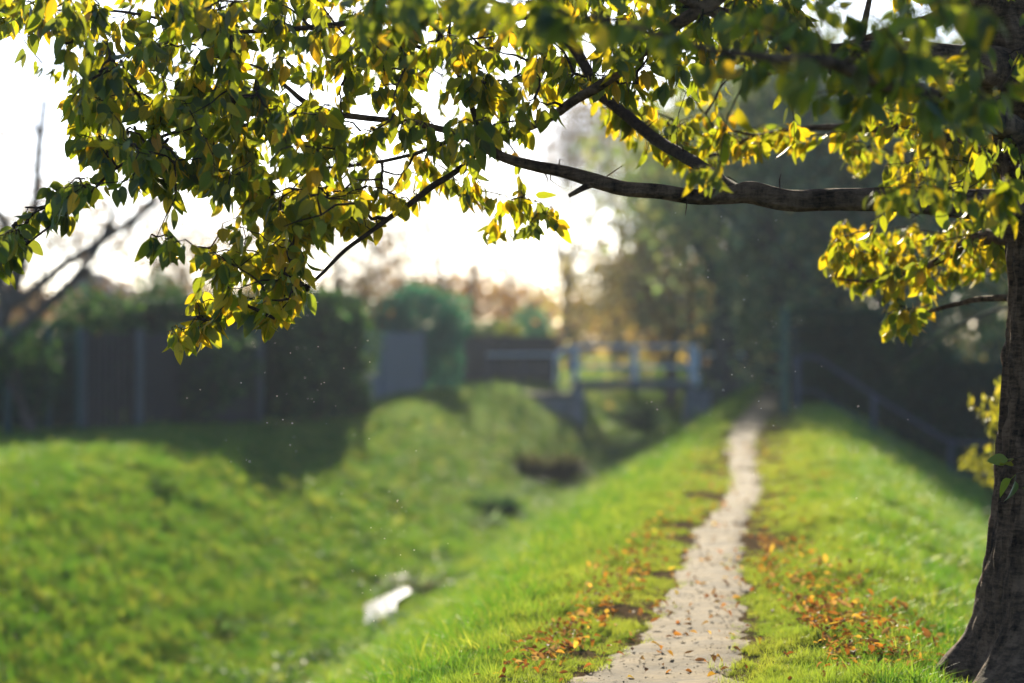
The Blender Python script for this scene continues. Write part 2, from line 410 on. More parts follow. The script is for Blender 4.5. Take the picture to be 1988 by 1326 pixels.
def grass_points(n, d0, d1, u0, u1, size, far=False, seed=0):
    D = d0+(d1-d0)*rng.random(n)**(1 if d1-d0 < 30 else 1.25); u = u0+(u1-u0)*rng.random(n)
    x = u+SL*D
    c = np.abs(u-wiggle(D))-halfw(D)
    edge = np.array([noise.noise(Vector((a*2.2, b*1.6, seed))) for a, b in zip(x, D)])
    patch = np.array([noise.noise(Vector((a*.9, b*.7, seed+40))) for a, b in zip(x, D)])
    keep = ((c > -.06+.2*edge+.09*rng.random(n)) | ((c > -.13) & (rng.random(n) < .1))) & ((c > .36) | (edge+.4*rng.random(n) > .08))
    if not far: keep &= ~((patch < -.22) & (c < .6) & (rng.random(n) < .7))
    # keep the water open and the worn path on the far bank
    keep &= ~((np.abs(u+4.9) < .07+.05*np.sin(D*7)) & (D > 26.4) & (D < 29.8)) & ~((np.abs(u+8.96) < .15) & (D > 41) & (D < 50))
    x, D, u, patch, c = x[keep], D[keep], u[keep], patch[keep], c[keep]
    z = zgrid(x, D); n = len(x)
    rot = np.stack([rng.normal(0, .18, n), rng.normal(0, .18, n), rng.random(n)*6.283], 1)
    s = size*rng.uniform(.6, 1.3, n)*(1+np.where(u < -2.5, .25, .6)*patch)*np.clip(.3+c*.6, .34, 1.0)
    s = s*np.where((u > -2.2) & (u < -1.2), 1.3, 1)*np.where((u > -6) & (u < -3.8), np.where((D > 14) & (D < 31), .75, 1.35), 1)
    return np.stack([x, D, z], 1), rot, np.stack([s, s, s*rng.uniform(.8, 1.25, n)*np.interp(D, [0, 14, 30, 45], [1, .9, .6, .35])], 1)
parts = [grass_points(30000, 7.5, 15, -2.9, 1.6, 1.0, seed=1), grass_points(26000, 15, 26, -2.9, 2.0, 1.15, seed=1), grass_points(9000, 7, 26, 1.2, 4.5, 1.25, True, 1),
         grass_points(16000, 26, 70, -4, 4, 1.7, True, 2), grass_points(38000, 12, 34, -9.6, -2.6, 1.5, True, 3), grass_points(20000, 34, 90, -10, -3, 2.1, True, 3),
         grass_points(6000, 20, 60, -13, -9.2, 1.5, True, 4), grass_points(12000, 84, 150, -14, 4, 3.2, True, 6), grass_points(2500, -2, 7.5, -3, 2.5, 1.3, True, 5), grass_points(3000, 26, 60, 4, 8, 2, True, 5)]
gp = np.concatenate([p[0] for p in parts]); gr = np.concatenate([p[1] for p in parts]); gs = np.concatenate([p[2] for p in parts])
gi_ = np.where(rng.random(len(gp)) < .75, rng.integers(0, 5, len(gp)), rng.integers(5, NT, len(gp)))
gn_scatter('grass', gp, gr, gs, gi_, 'green grass covering the dyke and the ditch banks')

# ------------------------------------------------------------------ the cherry tree
TB = P(2075, 1290, 9.75)
tb_z = float(zgrid(np.array([TB[0]]), np.array([9.75]))[0])
root = thing('cherry_tree', (TB[0], 9.75, tb_z), 'large cherry tree with yellowing green leaves beside the path', 'tree')
def spline(pts, n):
    pts = np.asarray(pts, float); m = len(pts)
    t = np.linspace(0, m-1, n); out = []
    for q in t:
        i = min(int(q), m-2); f = q-i
        p0 = pts[max(i-1, 0)]; p1 = pts[i]; p2 = pts[i+1]; p3 = pts[min(i+2, m-1)]
        out.append(.5*((2*p1)+(-p0+p2)*f+(2*p0-5*p1+4*p2-p3)*f*f+(-p0+3*p1-3*p2+p3)*f**3))
    return np.array(out)
def limb_px(rows, n):
    """rows: px, py, depth, diameter in px"""
    pts = [list(P(a, b, d))+[w/2*d/FP] for a, b, d, w in rows]
    q = spline(pts, n); return q[:, :3], np.maximum(q[:, 3], .002)
def bark_wob(amp, lobes=0, z0=0, zh=.5, fr=8):
    def f(p, ang, i):
        c = Vector((math.cos(ang)*1.3, math.sin(ang)*1.3, 0))
        s = 1+amp*noise.noise(Vector(p)*1.5+c*1.2)+amp*.55*noise.noise(Vector((p[0]*2, p[1]*2, p[2]*2.2))+c*fr*.5)+amp*.4*noise.noise(Vector((0, 0, p[2]*9))+c*fr)
        if lobes:
            s += .11*abs(noise.noise(Vector((p[0]*.5, p[1]*.5, p[2]*1.6))+c*6.5))-.03+.05*noise.noise(Vector((0, 0, p[2]*14))+c*9)
            h = min(1.5, 4.3*math.exp(-max(0, p[2]-z0)/.22))
            s += 1.3*h*(.8+.38*math.cos(lobes*ang+.7)+.1*math.cos(2*ang+1))
        return s
    return f
trunk_rows = [(2092, 1420, 9.75, 262), (2085, 1330, 9.75, 262), (2078, 1240, 9.75, 258), (2068, 1100, 9.75, 255), (2060, 950, 9.75, 240), (2062, 780, 9.75, 228), (2066, 600, 9.75, 222), (2060, 430, 9.75, 225), (2040, 300, 9.7, 200), (2010, 190, 9.6, 170), (1968, 90, 9.5, 140), (1940, 0, 9.5, 110), (1925, -150, 9.6, 90), (1900, -380, 9.8, 60), (1880, -650, 10, 25)]
tp, tr = limb_px(trunk_rows, 300)
mb = MB(); mb.tube(tp, tr, 128, True, wob=bark_wob(.13, 5, tb_z, .75))
mb.build('trunk', M['bark'], root, True)
LIMBS = [
 # main low limb reaching left
 [(2060, 420, 9.6, 110), (1980, 402, 9.3, 78), (1900, 398, 9.0, 58), (1800, 392, 8.9, 52), (1700, 386, 8.85, 46), (1600, 388, 8.9, 44), (1530, 388, 8.9, 44), (1460, 374, 9, 44), (1415, 380, 9, 34), (1350, 382, 9.05, 29), (1280, 372, 9.1, 28), (1210, 366, 9.1, 28), (1150, 350, 9.15, 28), (1100, 336, 9.2, 25), (1040, 322, 9.2, 22), (985, 306, 9.2, 20), (940, 284, 9.2, 18), (900, 262, 9.25, 14), (850, 250, 9.3, 13), (780, 236, 9.3, 12), (700, 228, 9.3, 12), (640, 218, 9.3, 12), (592, 198, 9.3, 11), (555, 168, 9.3, 8), (500, 130, 9.3, 5), (440, 118, 9.3, 3)],
 [(592, 200, 9.3, 9), (560, 226, 9.25, 8), (490, 241, 9.2, 8), (430, 247, 9.2, 7), (370, 249, 9.2, 6), (302, 271, 9.15, 7), (255, 308, 9.1, 6), (211, 339, 9.1, 6), (143, 407, 9.1, 5), (75, 456, 9.1, 4), (10, 510, 9.1, 3), (-40, 560, 9.1, 2)],
 # the limb rising to the right from the fork
 [(930, 286, 9.2, 14), (960, 270, 9.15, 17), (1005, 255, 9.1, 20), (1060, 232, 9.0, 20), (1110, 198, 8.9, 22), (1160, 168, 8.8, 24), (1215, 130, 8.7, 24), (1260, 92, 8.6, 26), (1310, 50, 8.5, 30), (1380, 5, 8.4, 34), (1480, -60, 8.5, 42), (1600, -90, 8.8, 60), (1750, -60, 9.1, 70), (1940, 10, 9.4, 80)],
 [(920, 270, 9.25, 12), (925, 235, 9.2, 12), (905, 180, 9.2, 10), (880, 120, 9.2, 8), (850, 60, 9.2, 7), (800, 10, 9.2, 6), (760, -60, 9.2, 4)],
 # hanging low limb to the lower left
 [(925, 300, 9.25, 9), (880, 336, 9.3, 12), (838, 362, 9.3, 13), (800, 392, 9.3, 12), (760, 420, 9.3, 11), (715, 452, 9.25, 9), (670, 486, 9.2, 8), (625, 530, 9.15, 7), (590, 562, 9.1, 5), (556, 590, 9.1, 3), (530, 620, 9.1, 2)],
 # blurred limb from the fork at the right up to the top
 [(1470, 380, 9, 26), (1425, 368, 9.2, 34), (1380, 338, 9.6, 32), (1340, 312, 9.9, 30), (1290, 282, 10.2, 29), (1253, 254, 10.4, 28), (1197, 209, 10.6, 28), (1160, 180, 10.7, 27), (1140, 140, 10.8, 26), (1104, 80, 10.9, 26), (1050, 45, 11, 22), (990, 20, 11.1, 18), (900, -20, 11.2, 14), (800, -60, 11.2, 9)],
 # thick upper limb at the right
 [(1990, 180, 9.6, 120), (1930, 140, 9.3, 90), (1860, 122, 9.1, 62), (1780, 112, 9, 54), (1700, 104, 8.9, 46), (1620, 104, 8.8, 38), (1560, 96, 8.7, 33), (1500, 60, 8.6, 30), (1440, 40, 8.5, 26), (1360, 10, 8.4, 22), (1270, -30, 8.4, 16), (1150, -60, 8.4, 10)],
 # upper crossing limb
 [(1960, 20, 9.5, 60), (1900, -10, 9.8, 32), (1850, 20, 10, 26), (1800, 42, 10.1, 24), (1740, 58, 10.2, 20), (1690, 74, 10.2, 17), (1620, 96, 10.3, 13), (1540, 130, 10.4, 10), (1440, 150, 10.5, 7), (1340, 140, 10.5, 5)],
 # limb coming towards the camera over the path
 [(2050, 330, 9.4, 90), (1960, 250, 8.6, 56), (1870, 210, 7.9, 46), (1780, 180, 7.2, 38), (1690, 150, 6.7, 30), (1600, 120, 6.3, 24), (1480, 110, 6.1, 16), (1350, 90, 6.0, 10), (1200, 40, 6.0, 6)],
 # right side hanging limbs
 [(2060, 470, 10, 70), (1980, 460, 10.5, 40), (1900, 462, 11, 30), (1850, 490, 11.3, 20), (1790, 520, 11.5, 12), (1700, 545, 11.7, 8), (1620, 540, 11.8, 4)],
 [(2050, 560, 10, 40), (1980, 575, 10.5, 18), (1900, 580, 11, 12), (1820, 600, 11.2, 8), (1760, 625, 11.3, 5), (1740, 650, 11.3, 3)],
 [(2040, 360, 9.9, 70), (1960, 330, 10.6, 36), (1880, 290, 11, 28), (1780, 250, 11.4, 22), (1680, 250, 11.6, 16), (1560, 250, 11.8, 10), (1450, 270, 11.9, 6), (1400, 300, 12, 4)],
 # left upper: limb running out to the top left
 [(1104, 60, 10.9, 20), (1000, 60, 10.4, 16), (900, 40, 10, 14), (780, 30, 9.8, 12), (640, 50, 9.6, 11), (520, 60, 9.5, 9), (400, 60, 9.4, 7), (280, 30, 9.4, 6), (200, 20, 9.4, 5), (100, 20, 9.4, 3)],
 [(900, 262, 9.25, 9), (800, 300, 9.9, 8), (700, 320, 10.4, 7), (600, 330, 10.8, 6), (500, 360, 11, 5), (420, 400, 11, 3)],
 [(1925, -100, 9.6, 70), (1750, -220, 9.6, 50), (1500, -330, 9.6, 36), (1200, -380, 9.5, 24), (900, -360, 9.5, 14), (600, -300, 9.5, 7)],
 [(1900, -300, 9.8, 50), (2050, -450, 10, 36), (2200, -560, 10.3, 20), (2350, -600, 10.5, 8)],
 [(2080, 250, 9.8, 90), (2200, 150, 10, 60), (2350, 60, 10.2, 40), (2550, 0, 10.4, 22), (2750, -20, 10.5, 8)],
]
nodes = []; nrad = []
for li, rows in enumerate(LIMBS):
    n = len(rows)*7
    pts, rad = limb_px(rows, n)
    if li in (2, 5): rad = rad*.8
    m2 = MB()
    # small natural kinks
    jit = np.array([[noise.noise(Vector(p)*6+Vector((li, 0, k*7.)))*.25 for k in range(3)] for p in pts])*np.minimum(rad, .02)[:, None]*1.2
    pts = pts+jit
    big = rad.max() > .03
    m2.tube(pts, rad, 20 if big else 10, True, wob=bark_wob(.17, fr=6) if big else bark_wob(.13))
    for _ in range(int(n*.13)):
        i = random.randint(3, n-2)
        if rad[i] < .004: continue
        d = nrm(rng.normal(0, 1, (1, 3))+np.array([0, 0, .2]))[0]; L = random.uniform(.01, .05)+rad[i]; r_ = min(.0035, rad[i]*.3)
        m2.tube([pts[i]+d*rad[i]*.5, pts[i]+d*(rad[i]+L*.5)+rng.normal(0, .006, 3), pts[i]+d*(rad[i]+L)+rng.normal(0, .012, 3)], [r_, r_*.7, r_*.35], 5, True)
    if li == 0:   # dead stub
        sp, sr = limb_px([(1150, 356, 9.15, 16), (1130, 366, 9.12, 12), (1105, 380, 9.1, 8)], 8); m2.tube(sp, sr, 8, wob=bark_wob(.15))
    if li == 6:   # upright shoots
        for r_ in ([(1668, 110, 8.9, 18), (1675, 60, 8.9, 14), (1690, -10, 8.9, 10)], [(1700, 90, 8.9, 14), (1760, 65, 8.9, 10), (1830, 30, 8.9, 8)]):
            sp, sr = limb_px(r_, 12); m2.tube(sp, sr, 8, wob=bark_wob(.1))
    m2.build('limb', M['bark'] if big else M['twig'], root, True)
    nodes += list(pts[4:]); nrad += list(rad[4:])
NP = np.array(nodes)
# attractors: where the leaf clusters sit (photo outline, given real depths)
def inpoly(x, y, poly):
    c = np.zeros(len(x), bool); j = len(poly)-1
    for i in range(len(poly)):
        xi, yi = poly[i]; xj, yj = poly[j]
        h = ((yi > y) != (yj > y)) & (x < (xj-xi)*(y-yi)/(yj-yi+1e-9)+xi); c ^= h; j = i
    return c
def region(poly, n, dep, cola):
    poly = [(float(a), float(b)) for a, b in poly]
    xs = [p[0] for p in poly]; ys = [p[1] for p in poly]; out = []
    while len(out) < n:
        x = rng.uniform(min(xs), max(xs), n*2); y = rng.uniform(min(ys), max(ys), n*2)
        k = inpoly(x, y, poly)
        for a, b in zip(x[k], y[k]): out.append((a, b))
    out = out[:n]
    D = np.array([random.choice(dep) for _ in range(n)]); D = D+rng.normal(0, .35, n)
    return [(P(a, b, d), cola) for (a, b), d in zip(out, D)]
ATT = []
# colour key: share of yellow leaves, raised to put light shining through into the colour
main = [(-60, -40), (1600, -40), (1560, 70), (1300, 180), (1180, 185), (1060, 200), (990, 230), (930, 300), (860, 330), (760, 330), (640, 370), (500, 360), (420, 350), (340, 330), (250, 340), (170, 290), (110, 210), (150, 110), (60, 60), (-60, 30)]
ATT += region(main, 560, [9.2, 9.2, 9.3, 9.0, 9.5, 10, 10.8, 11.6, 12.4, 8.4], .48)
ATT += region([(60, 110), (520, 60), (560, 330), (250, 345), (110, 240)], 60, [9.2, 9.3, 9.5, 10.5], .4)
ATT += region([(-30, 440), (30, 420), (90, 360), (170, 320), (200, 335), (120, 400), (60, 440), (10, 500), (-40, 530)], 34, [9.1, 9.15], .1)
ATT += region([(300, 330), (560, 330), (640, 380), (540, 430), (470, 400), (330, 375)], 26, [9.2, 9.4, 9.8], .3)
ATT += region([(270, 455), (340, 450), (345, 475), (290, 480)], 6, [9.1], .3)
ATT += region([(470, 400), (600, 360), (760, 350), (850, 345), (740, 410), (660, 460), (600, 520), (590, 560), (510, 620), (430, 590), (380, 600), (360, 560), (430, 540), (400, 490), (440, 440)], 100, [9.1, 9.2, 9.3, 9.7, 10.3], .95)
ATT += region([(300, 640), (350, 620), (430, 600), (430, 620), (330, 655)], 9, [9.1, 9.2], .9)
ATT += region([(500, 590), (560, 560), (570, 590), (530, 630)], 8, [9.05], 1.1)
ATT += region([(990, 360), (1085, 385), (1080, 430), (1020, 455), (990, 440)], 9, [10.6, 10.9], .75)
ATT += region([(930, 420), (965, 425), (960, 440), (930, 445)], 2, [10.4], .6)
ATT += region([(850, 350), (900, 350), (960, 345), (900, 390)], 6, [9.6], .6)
# right hand side: mass behind the limb, yellowed to look strongly lit, darker near leaves in front
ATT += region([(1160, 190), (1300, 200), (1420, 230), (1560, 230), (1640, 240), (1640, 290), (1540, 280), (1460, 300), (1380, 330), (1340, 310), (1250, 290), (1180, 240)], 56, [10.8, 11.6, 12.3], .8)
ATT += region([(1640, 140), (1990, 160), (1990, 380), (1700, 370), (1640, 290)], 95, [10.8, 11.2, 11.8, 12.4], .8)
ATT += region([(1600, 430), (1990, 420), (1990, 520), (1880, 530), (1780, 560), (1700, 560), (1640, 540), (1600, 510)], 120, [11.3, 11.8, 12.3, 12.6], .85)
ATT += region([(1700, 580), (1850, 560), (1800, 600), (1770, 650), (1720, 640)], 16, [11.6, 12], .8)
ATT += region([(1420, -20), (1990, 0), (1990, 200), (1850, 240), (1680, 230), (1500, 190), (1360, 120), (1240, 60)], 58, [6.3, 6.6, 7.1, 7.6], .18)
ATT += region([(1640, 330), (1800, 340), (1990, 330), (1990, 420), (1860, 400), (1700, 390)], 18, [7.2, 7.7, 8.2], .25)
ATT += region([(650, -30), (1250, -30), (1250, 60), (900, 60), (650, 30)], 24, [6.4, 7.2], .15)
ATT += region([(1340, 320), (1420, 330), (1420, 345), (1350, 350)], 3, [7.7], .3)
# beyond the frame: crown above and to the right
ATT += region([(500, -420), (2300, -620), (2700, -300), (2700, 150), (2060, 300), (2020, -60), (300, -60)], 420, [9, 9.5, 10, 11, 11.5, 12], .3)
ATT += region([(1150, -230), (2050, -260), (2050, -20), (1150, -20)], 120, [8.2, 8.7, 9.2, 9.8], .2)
ATT += region([(1900, 910), (1960, 880), (1990, 960), (1960, 965)], 0, [8.8], 0)
# grow a twig to each attractor, nearest first
dist = [float(np.min(np.linalg.norm(NP-a[0], axis=1))) for a in ATT]
order = np.argsort(dist)
tw = MB(); LP, LD, LC, LSZ = [], [], [], []
chains = []; load = {}
nodeP = NP.copy(); nodeDir = np.zeros_like(NP)
nodeChain = -np.ones(len(NP), int)
for oi in order:
    tgt, ye = ATT[oi]
    dd = np.linalg.norm(nodeP-tgt, axis=1)
    # prefer joining from above/right (towards the trunk)
    pen = dd+.25*np.maximum(0, tgt[0]-nodeP[:, 0])+.2*np.maximum(0, tgt[2]-nodeP[:, 2])
    k = int(np.argmin(np.where(dd < .05, 9, pen)))
    s = nodeP[k]; L = float(dd[k]); n = max(4, int(L/.07))
    side = rng.normal(0, .18*L, 3); side[2] = abs(side[2])*.8
    t = np.linspace(0, 1, n+1)[:, None]
    mid = (s+tgt)/2+side
    pts = (1-t)**2*s+2*t*(1-t)*mid+t*t*tgt
    pts[1:] += rng.normal(0, .006, (n, 3))
    chains.append([pts, k, nodeChain[k], 1])
    ci = len(chains)-1
    nodeP = np.concatenate([nodeP, pts[1:]]); nodeChain = np.concatenate([nodeChain, np.full(n, ci)])
    c = nodeChain[k]
    while c >= 0: chains[c][3] += 1; c = chains[c][2]
    # leaves along the outer part of the twig
    d0 = nrm((pts[-1]-pts[-2])[None])[0]
    npos = int(7+rng.integers(0, 8)+min(7, L*5))
    span = min(L, .38)
    for j in range(npos):
        q = 1-(j/npos)**1.3*span/L if L > 0 else 1
        f = max(0, q)*n; i0 = min(int(f), n-1); p = pts[i0]+(pts[i0+1]-pts[i0])*(f-i0)
        d = d0*.35+np.array([0, 0, -1.0])+rng.normal(0, .42, 3)
        LP.append(p+rng.normal(0, .004, 3)); LD.append(d); LC.append(ye); LSZ.append(rng.uniform(.04, .092))
for pts, k, par, w in chains:
    r0 = .0026*w**.44; r1 = .0016
    rad = np.linspace(r0, r1, len(pts))
    tw.tube(pts, rad, 5, False)
# leaf shoots low on the trunk
for (px, py, D, n) in ((1968, 905, 9.3, 2), (1972, 935, 9.25, 2), (1985, 960, 9.25, 2)):
    for _ in range(n):
        LP.append(P(px, py-14, D)); LD.append(np.array([rng.uniform(-.9, .5), -.3, rng.uniform(-.9, .1)])); LC.append(.05); LSZ.append(.095)
    tw.tube([P(2005, py, 9.5), P(1990, py-20, D+.1), P(px, py-14, D)], [.004, .003, .0015], 5, False)
tw.build('twigs', M['twig'], root, True)
LP = np.array(LP); LD = np.array(LD); LC = np.array(LC); LSZ = np.array(LSZ); n = len(LP)
base = LP+nrm(LD)*.28*LSZ[:, None]
N = rng.normal(0, 1, (n, 3)); N[:, 2] *= .5; N[:, 1] -= .35
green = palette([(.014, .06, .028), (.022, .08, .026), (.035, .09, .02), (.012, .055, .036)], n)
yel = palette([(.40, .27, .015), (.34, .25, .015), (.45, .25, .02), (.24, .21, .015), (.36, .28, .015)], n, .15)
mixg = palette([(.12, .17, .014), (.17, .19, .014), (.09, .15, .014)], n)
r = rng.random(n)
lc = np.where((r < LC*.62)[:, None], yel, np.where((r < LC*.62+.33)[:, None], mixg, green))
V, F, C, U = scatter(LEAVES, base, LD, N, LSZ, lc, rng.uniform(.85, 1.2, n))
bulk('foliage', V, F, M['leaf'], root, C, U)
print('LEAVES', n, 'chains', len(chains))

# ------------------------------------------------------------------ background trees
def grow(mb, p, d, L, r, depth, tips, spread=.55, up=.15, kmin=2, kmax=3, seg=5, bend=.12):
    pts = [np.array(p)]; d = nrm(np.array(d)[None])[0]
    for i in range(seg):
        d = nrm((d+rng.normal(0, bend, 3)+np.array([0, 0, up*.3]))[None])[0]; pts.append(pts[-1]+d*L/seg)
    r1 = r*.62
    mb.tube(pts, np.linspace(r, r1, len(pts)), 7 if r > .04 else 4, False)
    if depth == 0 or r1 < .004:
        tips.append((pts[-1], d)); tips.append((pts[-3], d)); return
    if depth <= 2: tips.append((pts[-1], d))
    for k in range(random.randint(kmin, kmax)):
        nd_ = nrm((d+rng.normal(0, spread, 3)+np.array([0, 0, up]))[None])[0]
        i = random.randint(max(1, len(pts)//2), len(pts)-1)
        grow(mb, pts[i], nd_, L*random.uniform(.6, .85), r1*random.uniform(.55, .8), depth-1, tips, spread, up, kmin, kmax, seg, bend)
def tree(name, label, px, D, height, trunk_h, r, depth, cols, nleaf, lsize, clump=.35, spread=.6, up=.12, group=None, lean=(0, 0), zb=None, keepz=None, cat='tree', km=3, fill=()):
    x = (px-CX)*D/FP; z = float(zgrid(np.array([x]), np.array([float(D)]))[0]) if zb is None else zb
    rt = thing(name, (x, D, z), label, cat, group)
    t = MB(); tips = []
    d = np.array([lean[0], lean[1], 1.0])
    pts = [np.array([x, D, z-.1])]; n = 7
    for i in range(n): pts.append(pts[-1]+nrm((d+rng.normal(0, .06, 3))[None])[0]*(trunk_h+.1)/n)
    t.tube(pts, np.linspace(r, r*.75, len(pts)), 12, False, wob=bark_wob(.08))
    t.build('trunk', M['bgbark'], rt, True)
    b = MB()
    for k in range(km+2):
        i = n if k < 2 else random.randint(n-3, n)
        grow(b, pts[i], nrm((d+rng.normal(0, spread*.8, 3))[None])[0], (height-trunk_h)*.42, r*.55, depth, tips, spread, up)
    b.build('branches', M['bgbark'], rt, True)
    if nleaf:
        T = np.array([q[0] for q in tips]); q = rng.integers(0, len(T), nleaf)
        p = T[q]+rng.normal(0, clump, (nleaf, 3))
        for (dx, zc, rx, rz, m) in fill:
            e = nrm(rng.normal(0, 1, (m, 3)))*(rng.random((m, 1))**.4)
            nz = np.array([noise.noise(Vector(g_*[3.2, 3.2, 2.2])+Vector((px, dx, zc))) for g_ in e])
            e = (e*(1+.35*nz[:, None]))[nz > -.12]
            p = np.concatenate([p, e*[rx, rx*.8, rz]+[x+dx, D, zc]])
        nleaf = len(p)
        dd = rng.normal(0, 1, (nleaf, 3))+np.array([0, 0, -.6]); nn = rng.normal(0, 1, (nleaf, 3))
        V, F, C, U = scatter(CARDS, p, dd, nn, rng.uniform(.7, 1.3, nleaf)*lsize, palette(cols, nleaf, .25))
        bulk('crown', V, F, M['bgleaf'], rt, C, U)
    return rt
def blob(name, label, parts_, cols, n, ls, cat='shrub', group=None, trunks=(), hang=0, par=None):
    """clipped or dense shrub: leaf faces through the outer shell of overlapping ellipsoids, uneven outline"""
    c0 = V3(parts_[0][0]); zb = float(zgrid(np.array([c0[0]]), np.array([c0[1]]))[0])
    rt = thing(name, (c0[0], c0[1], zb), label, cat, group)
    Ps = []; w = np.array([r[0]*r[2]+r[0]*r[1] for c, r in parts_]); w = w/w.sum()
    for (c, rr), ww in zip(parts_, w):
        m = int(n*ww); d = nrm(rng.normal(0, 1, (m, 3)))
        s = 1-.45*rng.random(m)**1.6
        nz = np.array([noise.noise(Vector(q*2.2)+Vector(c)) for q in d])*.28+np.array([noise.noise(Vector(q*6)+Vector(c)) for q in d])*.14
        Ps.append(V3(c)+d*(s+nz)[:, None]*V3(rr))
    p = np.concatenate(Ps); n = len(p)
    gz_ = zgrid(p[:, 0], p[:, 1]); p[:, 2] = np.maximum(p[:, 2], gz_+.03)
    dd = rng.normal(0, 1, (n, 3))+np.array([0, 0, -hang]); nn = rng.normal(0, 1, (n, 3))
    V, F, C, U = scatter(CARDS, p, dd, nn, rng.uniform(.6, 1.4, n)*ls, palette(cols, n, .25))
    bulk('crown', V, F, M['bgleaf'], rt, C, U)
    t = MB()
    for c, rr in parts_:
        base_ = np.array([c0[0], c0[1], zb-.1])
        for k in range(4):
            e = V3(c)+rng.normal(0, .35, 3)*V3(rr)
            mid = (base_+e)/2+rng.normal(0, .06, 3)
            t.tube([base_+rng.normal(0, .04, 3)*[1, 1, 0], mid, e], [.06*max(rr)**.5, .04*max(rr)**.5, .012], 6, False)
    t.build('stems', M['bgbark'], rt, True)
    return rt
def hedge(name, label, pts, tops, thick, cols, n, ls, cat='hedge', group=None, bottom=None, rough=.1):
    """hedge along a ground polyline; tops = height of the top (z) at each point"""
    pts = [V3(p) for p in pts]; zb = [float(zgrid(np.array([p[0]]), np.array([p[1]]))[0])-.05 for p in pts] if bottom is None else [bottom]*len(pts)
    rt = thing(name, (pts[0][0], pts[0][1], zb[0]+.05), label, cat, group)
    seg = [np.linalg.norm(pts[i+1][:2]-pts[i][:2]) for i in range(len(pts)-1)]
    cum = np.concatenate([[0], np.cumsum(seg)]); L = cum[-1]
    t = rng.random(n)*L
    ht = np.interp(t, cum, tops); hb = np.interp(t, cum, zb)
    X = np.interp(t, cum, [p[0] for p in pts]); Y = np.interp(t, cum, [p[1] for p in pts])
    i = np.clip(np.searchsorted(cum, t)-1, 0, len(seg)-1)
    dirs = np.array([(pts[k+1][:2]-pts[k][:2])/seg[k] for k in range(len(seg))])[i]
    nx, ny = dirs[:, 1], -dirs[:, 0]
    k = rng.random(n); faceT = k < .25
    v = rng.random(n); off = np.where(faceT, rng.uniform(-1, 1, n), np.where(k < .8, 1, -1)*(1-.25*rng.random(n)**2))
    # camera-side face is +normal (towards -y)
    sgn = np.where(ny > 0, -1.0, 1.0)
    z = np.where(faceT, ht-.1*rng.random(n)**2, hb+(ht-hb)*v)
    nz = np.array([noise.noise(Vector((a*1.7, b*1.7, c*1.7))) for a, b, c in zip(X, Y, z)])
    off = off*(thick/2)*sgn+nz*rough*1.2*sgn*np.sign(off); z = z+np.where(z > ht-.3, nz*rough*1.6, 0)
    p = np.stack([X+nx*off, Y+ny*off, z], 1)+rng.normal(0, .03, (n, 3))
    dd = rng.normal(0, 1, (n, 3))+np.array([0, 0, -.5]); nn = rng.normal(0, 1, (n, 3))
    V, F, C, U = scatter(CARDS, p, dd, nn, rng.uniform(.6, 1.4, n)*ls, palette(cols, n, .28))
    bulk('foliage', V, F, M['bgleaf'], rt, C, U)
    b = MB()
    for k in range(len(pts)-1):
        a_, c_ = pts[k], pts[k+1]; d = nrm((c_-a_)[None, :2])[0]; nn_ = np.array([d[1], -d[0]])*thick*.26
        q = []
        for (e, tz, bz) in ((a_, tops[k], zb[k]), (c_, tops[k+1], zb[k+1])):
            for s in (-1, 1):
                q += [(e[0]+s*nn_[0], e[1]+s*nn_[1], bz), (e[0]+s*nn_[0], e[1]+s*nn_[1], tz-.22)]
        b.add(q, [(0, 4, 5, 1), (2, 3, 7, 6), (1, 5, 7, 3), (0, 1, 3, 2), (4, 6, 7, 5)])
    b.build('shade_core', M['core'], rt)  # solid dark box standing in for the shade inside the hedge
    return rt
def gp_(px, D): x = (px-CX)*D/FP; return (x, D, 0)
DG = [(.012, .042, .02), (.02, .06, .022), (.014, .048, .028)]
MG = [(.045, .105, .035), (.065, .13, .04), (.04, .085, .035)]
TEAL = [(.04, .19, .14), (.05, .22, .16), (.03, .14, .11)]
RT = [(.15, .2, .10), (.2, .24, .12), (.12, .17, .10)]  # right-hand tree greens, paled to put distance haze into the leaves
OR = [(.24, .12, .03), (.2, .11, .04), (.27, .16, .04), (.13, .09, .05)]
BR = [(.11, .08, .05), (.15, .1, .05), (.08, .065, .05), (.2, .14, .06)]
OL = [(.36, .30, .13), (.42, .34, .14), (.29, .26, .11)]  # olive leaves, lightened in colour to imitate haze
TG = 'garden trees behind the fences'
# leafless leaning tree and autumn trees at the left
tree('bare_tree', 'dark leaning tree with bare branches at the far left', -70, 35.6, 9, 2.2, .15, 5, BR, 500, .09, .4, .5, .15, TG, (.36, .05))
tree('autumn_tree', 'brown leaved autumn tree above the green mesh fence', 90, 47, 6.0, 1.3, .12, 5, BR, 6000, .10, .35, .8, .1, TG)
tree('autumn_tree', 'orange brown autumn tree behind the dark picket fence', 235, 50, 5.6, 1.3, .12, 5, OR+BR, 6000, .10, .4, .8, .1, TG)
tree('autumn_tree', 'sparse brown tree above the dark conifer hedge', 400, 58, 5.4, 1.6, .12, 5, BR, 4000, .10, .4, .8, .1, TG)
tree('autumn_tree', 'pale brown tree behind the ivy covered hedge', 630, 62, 5.2, 1.8, .12, 5, BR, 3500, .16, .5, .8, .1, TG)
tree('autumn_tree', 'orange distant tree directly behind the round blue green shrub', 790, 110, 6.2, 1.6, .14, 4, OR+BR, 2600, .17, .6, .8, .1, TG)
tree('autumn_tree', 'orange distant tree right of the round blue green shrub', 905, 105, 4.9, 1.5, .14, 4, OR, 2600, .16, .6, .8, .1, TG)
tree('autumn_tree', 'golden orange distant tree above the grey bridge', 1010, 118, 6.6, 1.5, .14, 4, OR, 3000, .17, .6, .8, .1, TG)
